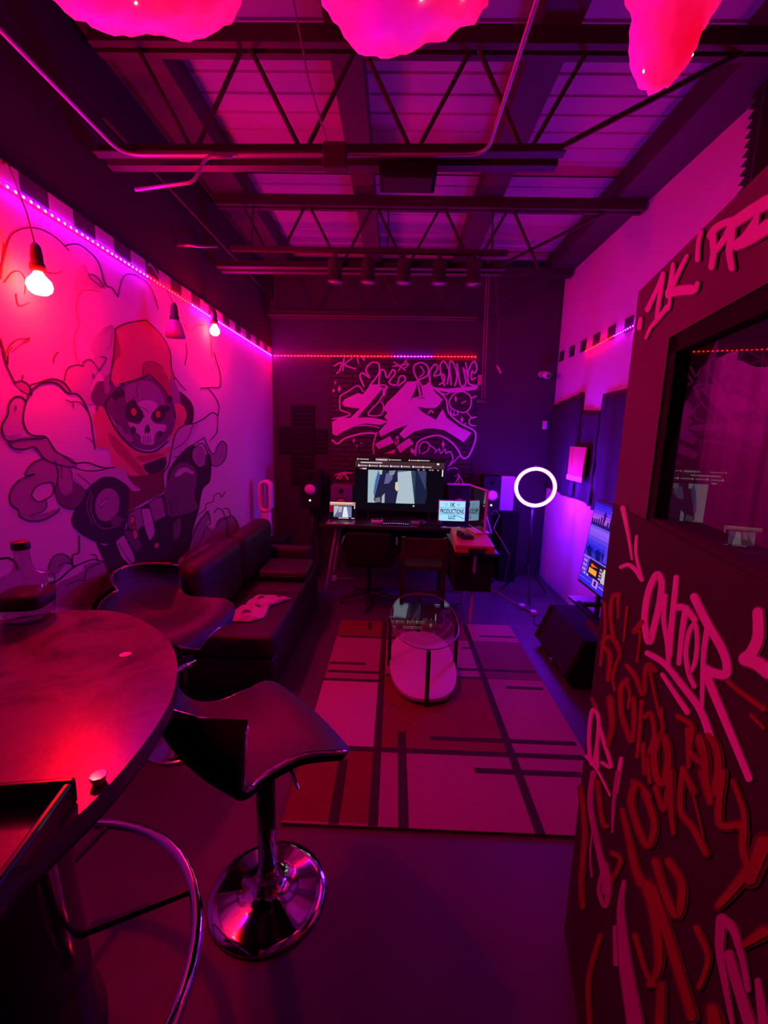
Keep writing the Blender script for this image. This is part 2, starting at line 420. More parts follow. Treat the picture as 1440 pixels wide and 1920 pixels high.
# skull
mfill('hood_inside', [(640,225),(765,178),(845,252),(892,330),(908,420),(875,500),(800,558),(720,556),(650,512),(600,432),(548,330),(580,250)], M_DARK)
mfill('skull_cranium', [(650,240),(700,215),(765,205),(815,235),(848,290),(850,340),(800,330),(765,320),(700,330),(660,330)], M_BONE2)
mfill('skull_brow', [(700,340),(730,312),(770,305),(810,320),(815,345),(790,375),(775,400),(750,390),(735,360)], M_BONE)
mfill('skull_face', [(665,420),(720,430),(745,395),(775,390),(800,425),(860,435),(850,470),(815,470),(800,500),(795,535),(735,530),(728,490),(700,470),(680,450)], M_BONE)
mfill('eye_socket', [(650,340),(690,300),(720,340),(742,370),(735,410),(690,420),(655,400)], M_INK)
mfill('eye_socket', [(800,360),(840,330),(860,350),(855,395),(830,420),(795,415),(785,385)], M_INK)
mfill('eye_glow', [(678,360),(692,345),(706,360),(704,380),(690,385)], M_EYE)
mfill('eye_glow', [(808,370),(822,360),(832,375),(825,395),(810,392)], M_EYE)
mfill('nose_hole', [(765,430),(778,455),(770,482),(762,470),(752,482),(750,455)], M_INK)
for x in (742, 754, 766, 778): mline([(x,492),(x+1,528)], 4, name='tooth_line')
for x0, y0, x1, y1 in ((600,430,640,490),(640,480,690,520),(840,470,870,430),(820,520,850,480)):
    mfill('cheek_plate', [(x0,y0),((x0+x1)/2+10,(y0+y1)/2-14),(x1,y1),((x0+x1)/2-8,(y0+y1)/2+14)], M_BONE2)
for x, y, sc in ((600,280,28),(630,270,24),(880,300,20),(870,350,18),(690,460,20),(830,480,18)):
    mfill('dark_blot', [(x,y-sc),(x+sc*.8,y),(x,y+sc),(x-sc*.8,y)], M_INK)
mline([(620,222),(740,190),(770,172),(800,195),(850,250),(892,320),(910,400)], 9)
mline([(640,222),(600,260),(560,300),(545,340),(590,440),(650,520),(720,568),(800,572),(870,520)], 12)
mline([(720,215),(705,250),(715,275),(690,300)], 4); mline([(700,335),(740,345),(770,370)], 4)
# gauntlets and machine parts
mfill('gauntlet', [(368,930),(400,850),(440,770),(490,725),(545,703),(640,718),(668,765),(662,900),(640,990),(600,1035),(550,1052),(470,1030),(400,985)], M_INK)
mfill('gauntlet_lens', [(545,768),(590,775),(615,820),(605,890),(560,930),(515,920),(495,870),(505,810)], M_MID)
mline([(545,768),(590,775),(615,820),(605,890),(560,930),(515,920),(495,870),(505,810)], 7, closed=True, m=M_BONE2)
mline([(480,800),(470,860),(490,930),(530,970),(600,960),(640,920)], 5, m=M_BONE2); mline([(470,780),(450,860),(480,950)], 4, m=M_BONE2)
mfill('lens_slot', [(512,850),(550,812),(562,822),(526,865)], M_DARK); mfill('lens_slot', [(518,850),(550,820),(555,824),(526,857)], M_LIGHT)
mfill('gauntlet_dial', [(575,925),(605,905),(630,925),(620,960),(590,965)], M_DARK)
mfill('sleeve', [(365,690),(400,680),(520,680),(590,660),(640,660),(665,710),(700,750),(730,770),(690,778),(650,740),(600,710),(540,700),(470,745),(440,770),(400,720)], M_LIGHT)
mfill('sleeve', [(310,650),(345,650),(375,680),(378,720),(440,770),(420,830),(375,870),(320,850),(290,790),(295,700)], M_DARK)
mfill('sleeve', [(312,655),(345,655),(365,690),(375,770),(340,800),(310,770),(302,700)], M_MID)
mline([(318,660),(315,700),(325,710)], 6)
mfill('gauntlet', [(905,650),(960,628),(1010,660),(1020,720),(1010,800),(1020,870),(930,905),(870,900),(850,800),(875,720)], M_DARK)
mfill('gauntlet_band', [(905,700),(925,665),(965,655),(1005,680),(995,690),(960,678),(930,700)], M_LIGHT)
mfill('gauntlet_pad', [(1005,560),(1040,540),(1065,580),(1060,640),(1030,650),(1000,610)], M_MID)
mline([(1000,560),(1045,530),(1075,580),(1065,650),(1030,670)], 7)
for pts, m in (([(665,905),(690,880),(735,865),(750,920),(800,1005),(770,1030),(740,960),(700,1000),(665,960)], M_BONE2),
               ([(735,870),(775,868),(800,960),(800,1005),(775,1035),(745,950)], M_LIGHT),
               ([(770,840),(845,805),(862,905),(800,935),(785,880)], M_BONE2),
               ([(600,1040),(640,1005),(690,1100),(700,1140),(670,1160),(630,1120)], M_LIGHT),
               ([(640,985),(690,985),(735,1055),(715,1095),(680,1060)], M_DARK),
               ([(672,915),(695,910),(700,945),(680,960)], M_MRED), ([(685,985),(705,975),(715,1015),(697,1030)], M_MRED), ([(690,940),(705,960),(690,985),(680,965)], M_MRED2)):
    mfill('machine_plate', pts, m, smooth=False)
    mline(pts, 6, closed=True, m=M_INK, name='plate_edge')
mline([(615,1050),(650,1110),(680,1150)], 5, m=M_INK); mline([(840,800),(862,908)], 8); mline([(875,820),(895,895)], 5)
mfill('red_spot', [(800,1058),(812,1045),(826,1052),(815,1075),(803,1070)], M_MRED, smooth=False)
mfill('red_spot', [(708,1180),(725,1155),(742,1182)], M_MRED, smooth=False)
# right arm smoke
mfill('smoke_shade', [(850,760),(848,680),(880,600),(890,540),(920,460),(980,430),(1030,430),(990,500),(960,560),(900,600),(870,680),(862,740)], M_LIGHT)
mline([(850,765),(846,690),(875,640),(890,560),(915,470),(960,435),(1010,425),(1060,400),(1100,370),(1130,385)], 8)
mline([(1000,430),(985,480),(950,530),(900,560)], 5); mline([(905,600),(960,590),(1000,540),(1060,500)], 7)
mline([(1060,500),(1090,570),(1112,582),(1130,540),(1155,518),(1177,550),(1165,615),(1135,645),(1100,642),(1078,600)], 6)
mline([(1130,390),(1125,470),(1090,515)], 6)
# right smoke column
mline([(960,120),(970,60),(965,10)], 5); mline([(1040,245),(1100,240),(1140,235),(1142,170),(1125,110),(1110,60)], 7)
mline([(1075,240),(1110,280),(1135,330),(1132,380)], 6); mline([(1100,80),(1095,20),(1090,-60)], 4)
mline([(905,185),(940,230),(965,255)], 6); mline([(955,-90),(975,-60),(1000,-55),(1020,-85),(1060,-85)], 4)
# left big cloud outlines
mline([(155,262),(200,225),(250,212),(300,222),(350,268),(400,275),(440,325),(468,400),(480,480),(492,560)], 13, 8)
mline([(155,262),(125,340),(120,420),(150,480),(200,492)], 11)
mline([(200,492),(240,500),(290,572),(345,603),(385,632),(450,630),(530,655),(592,655)], 10)
mline([(340,305),(375,320),(378,345)], 6); mline([(375,312),(420,320),(450,360)], 6); mline([(445,500),(475,515),(490,540)], 5)
mline([(130,310),(110,290),(75,290),(45,325),(38,380),(10,430),(15,490),(45,520),(110,510),(180,505),(235,500)], 12)
mline([(38,520),(70,555),(130,560),(180,550),(230,610),(300,640),(370,655)], 10)
mline([(375,650),(430,670),(500,672),(560,660)], 8); mline([(400,690),(440,720),(465,742)], 5)
mline([(225,608),(165,635),(128,692),(180,690),(110,715),(68,752),(48,800),(58,850),(92,875),(100,905),(150,932),(220,928),(290,890),(308,868)], 9)
mline([(160,800),(195,833),(235,820),(270,795),(275,740),(235,735),(185,755),(160,800)], 8)
mline([(238,820),(240,860),(215,885),(150,905)], 6)
mline([(285,620),(300,700),(285,770),(300,830),(340,865),(390,868),(425,830)], 8)
mline([(75,215),(30,120),(10,40),(0,-5)], 11, 8); mline([(75,215),(110,205),(150,230),(160,280),(100,255)], 8)
mline([(30,60),(50,20),(90,-10),(135,-12),(150,-20)], 7); mline([(40,120),(42,60),(60,30)], 6)
mline([(160,262),(155,230),(200,215),(270,195),(330,215),(365,262)], 9)
mline([(330,205),(350,140),(400,122),(428,128),(430,108),(465,95),(500,130),(510,150),(540,110),(548,85),(520,80)], 6)
mline([(275,112),(280,80),(300,55)], 7)
for x, y in ((482,180),(115,185),(78,345),(500,350)): mfill('smoke_dot', [(x,y-14),(x+7,y),(x,y+14),(x-7,y)], M_DARK)
mline([(597,-66),(590,60),(575,150),(570,230)], 8); mline([(597,-66),(660,-95),(757,-110)], 8)
mline([(757,-110),(830,-40),(880,45),(890,140),(905,200)], 6); mline([(740,190),(745,120),(790,105),(850,140)], 5)
# upper smoke (top of the wall)
mline([(0,520),(30,400),(60,330),(130,298),(210,305),(290,350),(355,415)], 13, 7, c3)
mline([(340,388),(400,382),(460,420),(510,480),(545,590),(580,610),(610,655)], 9, 8, c3)
mline([(610,655),(630,570),(660,538),(720,548),(770,590),(800,650),(820,718)], 7, 5, c3)
mline([(455,540),(490,545),(530,590),(540,610)], 6, 6, c3); mline([(455,540),(480,570),(530,605)], 5, 5, c3)
mline([(410,800),(395,700),(420,630),(470,620),(520,630)], 8, 4, c3, m=M_MID); mline([(410,800),(385,860),(390,960),(410,1000)], 7, 5, c3, m=M_MID)
mline([(20,580),(60,530),(100,525),(130,570),(125,640)], 7, 4, c3); mline([(230,525),(280,535),(325,520)], 7, 4, c3)
mline([(80,640),(95,700),(150,685)], 8, 4, c3); mline([(0,560),(10,480),(20,380)], 10, 8, c3)
mline([(545,850),(580,800),(570,900),(550,930)], 4, 4, c3, m=M_MID); mline([(0,870),(20,940),(40,1000)], 8, 8, c3)
mline([(118,890),(150,870),(140,890),(110,900),(60,940)], 6, 5, c3)
# bottom-left smoke behind the bottle
mline([(408,1010),(410,1060),(405,1100),(378,1110),(375,1160),(390,1165)], 9); mline([(250,1180),(270,1125),(310,1103),(355,1120),(380,1165)], 7)
mline([(80,1330),(210,1275),(300,1240),(370,1180),(430,1150),(490,1132),(545,1150)], 13, 9)
mline([(300,1175),(330,1150),(370,1155)], 6); mline([(435,1235),(455,1180),(520,1150)], 8); mline([(340,1270),(400,1240),(440,1245)], 6)
mline([(470,1108),(495,1110),(505,1140)], 7); mline([(0,1130),(40,1125),(75,1145),(90,1180)], 14)
# lower right bushes
mline([(1030,900),(1065,870),(1070,845),(1105,830),(1110,800),(1140,790),(1150,810),(1168,780)], 5)
mline([(1110,890),(1130,868),(1155,880),(1165,910)], 6); mline([(1160,870),(1185,870),(1195,900)], 5)
mline([(1085,970),(1070,960),(1090,945),(1085,905),(1070,880)], 6); mline([(1125,965),(1140,930),(1175,925),(1180,1010)], 6)
mline([(1165,925),(1200,905),(1225,930),(1238,970)], 6); mline([(965,1120),(1000,1010),(1040,930),(1080,880)], 6); mline([(1000,1090),(1040,1040),(1060,980)], 5)

# ================================================================== BACK WALL: brick panel and graffiti
bx0, bx1, bz0, bz1 = -0.745, 0.875, 0.98, 2.455
bp = thing('brick_panel', 'black brick panel covered in white graffiti on the far wall', 'brick panel', (0, YB-0.032, 0))
MB().bb((bx0, 0.012, bz0), (bx1, 0.03, bz1)).build('backing', M_RUBBER, bp)
rows, bw, bh = 27, 0.162, (bz1-bz0)/27
full = MB().box((0, 0, 0), (bw-0.008, 0.02, bh-0.008)); mfull = full.mesh('brick'); mfull.materials.append(M_BRICK)
half = MB().box((0, 0, 0), (bw/2-0.008, 0.02, bh-0.008)); mhalf = half.mesh('brick'); mhalf.materials.append(M_BRICK)
for r in range(rows):
    z = bz0 + (r+0.5)*bh
    cells = [(bx0 + (i+0.5)*bw, mfull) for i in range(10)] if r % 2 == 0 else \
            [(bx0 + bw*0.25, mhalf)] + [(bx0 + (i+1)*bw, mfull) for i in range(9)] + [(bx1 - bw*0.25, mhalf)]
    for x, me in cells:
        o = bpy.data.objects.new('brick', me); COL.objects.link(o); o.parent = bp; o.location = (x, 0.010 + random.uniform(-0.0008, 0.0008), z)
c6 = lambda l: [(480 + x/3.0, 640 + y/3.0) for x, y in l]
gb = thing('graffiti_lettering', 'large pink white 1K graffiti lettering sprayed across the brick panel', 'graffiti', (0, 0, 0))
def gfill(pts, name='letter_fill'): fill_mb(MB(), 'back', c6(pts), None, False).build(name, M_PAINT_W, gb)
def gline(pts, w=9, closed=False, name='paint_stroke', w1=None): stroke_mb(MB(), 'back', c6(pts), w/3, None if w1 is None else w1/3, None, closed).build(name, M_PAINT_W, gb)
gfill([(484,350),(500,325),(575,290),(600,300),(640,250),(690,250),(715,262),(690,290),(640,350),(590,405),(572,430),(640,428),(700,438),(745,452),(700,470),(620,462),(560,472),(500,500),(455,532),(430,520),(428,455),(470,428),(530,432),(585,378),(530,372),(495,365)])
gfill([(712,385),(740,340),(785,300),(850,228),(902,224),(900,262),(870,326),(940,320),(960,330),(1048,325),(1035,352),(1010,374),(960,376),(908,368),(930,395),(975,420),(1012,442),(1050,380),(1072,430),(1140,480),(1212,515),(1168,568),(1110,530),(1060,500),(1000,490),(950,492),(890,508),(832,548),(806,522),(852,470),(790,492),(700,536),(690,508),(742,452),(722,425),(740,400)])
gfill([(930,252),(975,235),(1005,285),(1055,332),(960,332),(938,312)])
gfill([(668,578),(752,534),(776,570),(690,606)]); gfill([(790,592),(862,544),(886,574),(810,628)])
gfill([(712,268),(740,250),(724,310),(712,340)])
gfill([(980,256),(1080,266),(1160,258),(1250,250),(1240,272),(1100,290),(1010,276)])
gfill([(720,632),(785,606),(775,634),(760,630)]); gfill([(870,600),(900,612),(885,636),(868,622)])
for pts in ([(910,368),(960,378),(1012,375),(1032,371),(976,419),(930,393)], [(903,226),(926,246),(924,308),(882,324),(902,280)], [(700,300),(724,312),(700,360),(716,384),(690,420),(655,418)]):
    fill_mb(MB(), 'back', c6(pts), None, False).build('letter_gap', M_BRICK, gb)
gline([(472,385),(474,312),(520,280),(572,250),(602,282)], 7); gline([(478,388),(530,410),(490,426),(430,436)], 7)
gline([(430,556),(458,575),(500,546),(580,522),(650,515),(672,522)], 10); gline([(500,500),(560,476),(640,474),(692,486)], 6)
gline([(662,632),(660,578),(680,512)], 7); gline([(785,548),(800,535),(792,580),(780,560)], 6)
gline([(897,640),(908,572),(960,540),(1030,530),(1090,560),(1130,602),(1166,658),(1205,630),(1235,516),(1150,462),(1085,402),(1065,320),(1000,262),(968,235)], 9)
gline([(640,248),(720,246),(740,262)], 8); gline([(905,225),(915,260),(925,310)], 10); gline([(880,322),(935,312)], 8)
gline([(705,340),(718,370),(700,415),(630,410),(690,340),(715,300)], 7); gline([(812,420),(860,455),(830,465),(812,440)], 8)
gline([(970,405),(985,388),(995,402)], 7)
gline([(606,252),(585,200),(598,178),(640,205),(618,160),(650,120),(690,128),(690,180),(655,230),(640,250)], 9)
gline([(690,240),(700,165),(722,165),(738,205),(768,160),(782,182),(748,232),(790,245),(808,200),(832,195),(838,220),(800,250)], 9)
gline([(775,118),(840,162)], 7); gline([(846,105),(800,165)], 7); gline([(770,140),(858,128)], 7); gline([(838,110),(856,132),(835,150)], 6)
gline([(940,262),(895,190),(888,140),(930,120),(966,145),(965,190),(918,215)], 9); gline([(925,140),(945,175),(920,200)], 7)
gline([(985,262),(975,180),(1005,130),(1022,150),(1000,195),(1050,185),(1060,220),(1030,245)], 9)
gline([(1060,250),(1035,150),(1055,112),(1085,165),(1075,240)], 9); gline([(1098,245),(1088,125),(1108,120),(1130,190),(1118,250)], 9)
gline([(1130,128),(1150,245),(1180,235),(1165,150)], 9); gline([(1178,120),(1195,200),(1175,160)], 8)
gline([(1242,250),(1195,235),(1195,165),(1225,112),(1242,150),(1228,180),(1215,165),(1212,215),(1235,205)], 9)
gline([(440,138),(480,120),(470,165),(455,180)], 7); gline([(495,95),(488,165)], 7); gline([(540,95),(500,132),(560,155)], 7); gline([(570,95),(578,125)], 7); gline([(600,92),(608,105)], 9)
# small skull doodle, stars
gline([(1110,300),(1160,282),(1205,310),(1208,360),(1185,395),(1150,398),(1105,380),(1085,345)], 7, True)
gline([(1095,385),(1100,410),(1130,415),(1135,395)], 6); gline([(1112,395),(1114,412)], 5)
gline([(1122,312),(1124,335)], 9); gline([(1155,348),(1180,335)], 5)
gline([(1210,320),(1238,308)], 9); gline([(1048,292),(1070,300),(1085,282),(1062,270)], 7); gline([(1185,398),(1215,430),(1238,425)], 6); gline([(1236,475),(1205,470),(1200,440),(1232,425)], 7)
for x, y, h in ((1158,440,22),(1175,465,10),(550,558,16),(592,572,8),(568,590,10),(468,268,22),(436,278,16),(446,232,12),(1052,580,24),(760,628,10)):
    gfill([(x,y-h),(x+h*.3,y-h*.2),(x+h*.5,y),(x+h*.2,y+h*.3),(x,y+h),(x-h*.25,y+h*.2),(x-h*.5,y),(x-h*.2,y-h*.3)], 'star')
gline([(920,632),(918,590),(945,565),(975,580),(965,615),(935,632)], 6); gline([(960,570),(1010,610),(1000,635),(1030,605),(1038,632),(1062,605),(1068,630),(1090,620),(1108,660),(1085,700)], 6)
gline([(1080,705),(1110,680),(1150,640)], 5); gline([(1075,722),(1110,712),(1135,718)], 5); gline([(1120,760),(1140,745),(1135,775)], 6)
gline([(445,752),(480,742),(540,740)], 8); gline([(455,770),(490,738),(515,775)], 9); gline([(500,735),(470,775)], 7)

# acoustic foam panels left of the bricks
for k, (x0, x1, z0, z1, dp, lb) in enumerate(((-1.205,-0.94,1.71,1.935,0.03,'top black foam square left of the brick panel'),
        (-1.35,-0.94,1.375,1.69,0.025,'wide dark foam panel with pale edge below the top square'),
        (-0.925,-0.795,1.39,1.67,0.03,'narrow black foam strip beside the wide foam panel'),
        (-1.215,-0.945,1.02,1.36,0.03,'lowest black foam square above the speaker'))):
    t = thing('foam_panel', lb, 'foam panel', ((x0+x1)/2, YB-0.002, z0), 0, 'foam panels on the far wall')
    w, h = x1-x0, z1-z0
    MB().bb((-w/2, -0.02, 0), (w/2, 0, h)).build('base', M_FOAM if k != 1 else M_WOODRED, t)
    nr = max(3, int(h/0.045))
    for i in range(nr):
        zz0, zz1 = h*i/nr, h*(i+1)/nr
        mb = MB().add([(-w/2, -0.02, zz0), (w/2, -0.02, zz0), (w/2, -0.02, zz1), (-w/2, -0.02, zz1), (-w/2, -dp, (zz0+zz1)/2), (w/2, -dp, (zz0+zz1)/2)],
                      [(0, 1, 5, 4), (4, 5, 2, 3), (0, 4, 3), (1, 2, 5)])
        mb.build('foam_ridge', M_FOAM, t)

# ================================================================== RECORDING BOOTH (right foreground)
ang = math.atan2(BOOTH_U.y, BOOTH_U.x)
RB = Matrix.Rotation(ang, 4, 'Z'); 
def bl(u, d, z):     # u along the face towards the viewer, d out of the face into the room
    return BOOTH_P0 + BOOTH_U*u + BOOTH_N*d + Vector((0, 0, z))
booth = bpy.data.objects.new('wall_booth', None); COL.objects.link(booth); struct(booth)
rotm = Matrix((BOOTH_U, BOOTH_N, Vector((0, 0, 1)))).transposed()
def bbox_part(name, u0, u1, d0, d1, z0, z1, m, parent):
    c = bl((u0+u1)/2, (d0+d1)/2, (z0+z1)/2)
    return MB().box(c, (abs(u1-u0), abs(d1-d0), abs(z1-z0)), rotm).build(name, m, parent)
def booth_uz(px, py):
    p = wp('booth', px, py); return (p - BOOTH_P0).dot(BOOTH_U), p.z
u_w, zw1 = booth_uz(1255, 633); _, zw0 = booth_uz(1229, 1003)
UE = 1.9
BZ = 2.0
bbox_part('post', 0, u_w, -0.09, 0, 0, BZ, M_BOOTHTOP, booth)
bbox_part('header', u_w, UE, -0.09, 0, zw1, BZ, M_BOOTHTOP, booth)
bbox_part('lower_panel', 0.0, UE, -0.09, 0.002, 0, zw0+0.02, M_BOOTH, booth)
bbox_part('end_post', 1.55, UE, -0.09, 0.0, zw0, zw1, M_BOOTHTOP, booth)
bbox_part('roof', 0, UE, -1.05, -0.09, BZ-0.06, BZ, M_BOOTH, booth)
bbox_part('side_wall', 0, 0.08, -1.05, -0.09, 0, BZ-0.06, M_BOOTH, booth)
bbox_part('inner_wall', 0.08, UE, -1.05, -1.0, 0, BZ-0.06, M_FOAM, booth)
win = bpy.data.objects.new('window_1', None); COL.objects.link(win); struct(win)
for a in ((u_w, u_w+0.035, -0.03, -0.004, zw0+0.02, zw1), (1.515, 1.55, -0.03, -0.004, zw0+0.02, zw1)):
    bbox_part('window_frame', *a, M_RUBBER, win)
bbox_part('window_frame', u_w, 1.55, -0.03, -0.004, zw1-0.035, zw1, M_RUBBER, win)
bbox_part('window_sill', u_w, 1.55, -0.085, -0.004, zw0+0.0, zw0+0.03, M_BOOTH, win)
p = [bl(u_w+0.03, -0.018, zw0+0.03), bl(1.52, -0.018, zw0+0.03), bl(1.52, -0.018, zw1-0.03), bl(u_w+0.03, -0.018, zw1-0.03)]
MB().add(p, [(0, 1, 2, 3)]).build('window_pane', M_PANE, win)
# curtain hanging inside the booth
M_CURT = mat('booth_curtain_cloth', (0.46, 0.30, 0.34), 0.9, var=0.25, scale=5)
mb = MB(); n = 90
for i in range(n+1):
    d = -0.045 - 0.92*i/n; u = 0.15 + 0.03*math.sin(i*0.75) + 0.012*math.sin(i*2.1+1)
    mb.v += [tuple(bl(u, d, 0.20)), tuple(bl(u, d, 1.80 - 0.02*math.sin(i*0.4)))]
for i in range(n): mb.f.append((2*i, 2*i+2, 2*i+3, 2*i+1))
tag(mb.build('curtain', M_CURT, None, True), 'dark pleated curtain hanging inside the booth behind the glass', 'curtain')

led_strip('LED strip inside the booth above its window', bl(0.35, -0.11, 1.91), bl(1.5, -0.11, 1.91), -BOOTH_N, 0.05, [(0.3, 'k'), (0.5, 'r'), (1.01, 'k')])  # added lamp tucked behind the header, put in to brighten the curtain
bg = thing('graffiti_lettering', 'white spray tag reading 1K! PRZ on the booth header', 'graffiti', (0, 0, 0))
LAYER[0] = 0
hd = lambda l: [(1180 + x/5.335, 340 + y/5.335) for x, y in l]
def bstroke(pts, w, conv, k, parent, m, w1=None, closed=False):
    LAYER[0] += 1
    ww, ww1 = w/k, None if w1 is None else w1/k
    main = stroke_mb(MB(), 'booth', conv(pts), ww, ww1, 0.0042 + 0.000008*LAYER[0], closed).build('paint_stroke', m, parent)
    red = m is M_PAINT_R; g = 1.7 if red else 1.28
    haze = mat('red_overspray', (0.085, 0.008, 0.011), 0.75, var=0.4, scale=10) if red else mat('white_overspray', (0.24, 0.19, 0.22), 0.75, var=0.3, scale=10)
    stroke_mb(MB(), 'booth', conv(pts), ww*g, None if ww1 is None else ww1*g, 0.0032 + 0.000008*LAYER[0], closed).build('overspray', haze, main)
for pts, w, w1 in (([(197,1285),(240,1195),(300,1070),(358,920)],48,36), ([(358,925),(335,1080),(308,1250),(290,1400)],46,40), ([(182,1570),(230,1465),(300,1380),(402,1258)],26,50),
        ([(458,830),(440,1000),(412,1140)],40,62), ([(425,1120),(425,1200),(410,1280)],36,30), ([(600,745),(525,890),(460,1030)],36,50), ([(425,1112),(540,1090),(648,1082)],88,96), ([(690,1085),(706,1020)],42,44),
        ([(742,500),(715,620),(706,785)],44,46), ([(115,1465),(130,1375)],46,38), ([(860,520),(865,620),(870,720),(848,855)],70,60), ([(838,545),(900,460),(1045,400),(1010,520),(950,615),(890,690)],72,56),
        ([(1055,400),(1050,550),(1030,700),(1055,870)],86,60), ([(1050,430),(1200,330),(1300,270),(1420,200)],100,130), ([(1090,640),(1190,555),(1290,400)],90,66), ([(1100,640),(1250,565),(1430,440)],96,130), ([(1310,330),(1300,470),(1350,500)],60,60)):
    bstroke(pts, w, hd, 5.335, bg, M_PAINT_W, w1)
bo = thing('graffiti_lettering', 'large pink spray tag with long underline below the booth window', 'graffiti', (0, 0, 0))
gq = lambda l: [(1040 + x/3.6, 1050 + y/3.6) for x, y in l]
gv = lambda l: [(1040 + x/3.6, 760 + y/3.6) for x, y in l]
gl_ = lambda l: [(1040 + x/3.6, 1450 + y/3.6) for x, y in l]
bstroke([(705,100),(738,160),(722,300),(692,430),(655,555),(628,480),(622,370),(650,210)], 44, gq, 3.6, bo, M_PAINT_W, closed=True)
for pts, w, w1, cv in (([(762,245),(752,400),(775,560),(785,700)],34,30,gq), ([(790,640),(802,480),(825,260),(838,120)],44,36,gq), ([(838,320),(900,330),(965,405)],44,42,gq), ([(905,330),(880,480),(856,700)],46,32,gq),
        ([(962,855),(922,760),(905,620),(930,480),(968,440),(982,560),(965,700),(930,760)],34,30,gq), ([(1060,430),(1030,600),(1020,800),(1015,985)],44,28,gq),
        ([(962,255),(1050,430),(1140,580),(1182,690),(1178,775),(1090,765),(1040,740)],56,60,gq), ([(1040,770),(1120,960),(1230,1220),(1338,1480)],58,46,gq),
        ([(640,630),(760,705),(880,850),(1000,1010),(1070,1190)],34,52,gq), ([(742,775),(820,890),(915,1030)],26,38,gq), ([(1398,360),(1400,520),(1355,630),(1310,670)],72,84,gq), ([(1310,672),(1390,700),(1470,760)],84,90,gq),
        ([(472,695),(508,870),(535,1040)],34,14,gv), ([(566,885),(562,1000),(590,1130),(602,1180)],20,26,gv), ([(458,1095),(510,1078),(560,1115),(600,1175)],24,30,gv)):
    bstroke(pts, w, cv, 3.6, bo, M_PAINT_W, w1)
bm_ = thing('graffiti_scrawl', 'thin pink spray scrawls down the near corner of the booth panel', 'graffiti', (0, 0, 0))
bstroke([(272,1010),(308,1085),(290,1300),(262,1380),(242,1250),(250,1085)], 26, gq, 3.6, bm_, M_PAINT_W, closed=True)
for pts, w, w1, cv in (([(312,1130),(350,1250),(392,1395),(330,1370)],28,24,gq), ([(222,1325),(300,1425),(385,1590)],22,14,gq), ([(300,1180),(300,1400)],18,22,gq), ([(462,1345),(425,1570)],28,30,gq),
        ([(272,0),(250,210),(300,480),(340,660),(352,800)],34,40,gl_), ([(262,700),(250,560),(265,380)],14,12,gl_), ([(350,620),(378,760),(355,900),(310,800),(330,680)],40,22,gl_), ([(440,0),(412,190),(402,400)],34,14,gl_),
        ([(482,735),(460,900),(472,1100),(500,1350),(560,1690)],26,100,gl_), ([(418,1040),(428,1290)],24,34,gl_),
        ([(1150,990),(1230,1060),(1290,1250),(1335,1470)],66,34,gl_), ([(1148,1010),(1140,1200),(1180,1450),(1225,1690)],70,30,gl_), ([(1200,1230),(1265,1450),(1345,1700)],60,76,gl_), ([(1400,1410),(1440,1690)],40,70,gl_)):
    bstroke(pts, w, cv, 3.6, bm_, M_PAINT_W if cv is gq else mat('pink_spray_paint', (0.42, 0.2, 0.38), 0.65, var=0.2), w1)
br = thing('graffiti_scrawl', 'tangled red spray scrawls covering the lower booth panel', 'graffiti', (0, 0, 0))
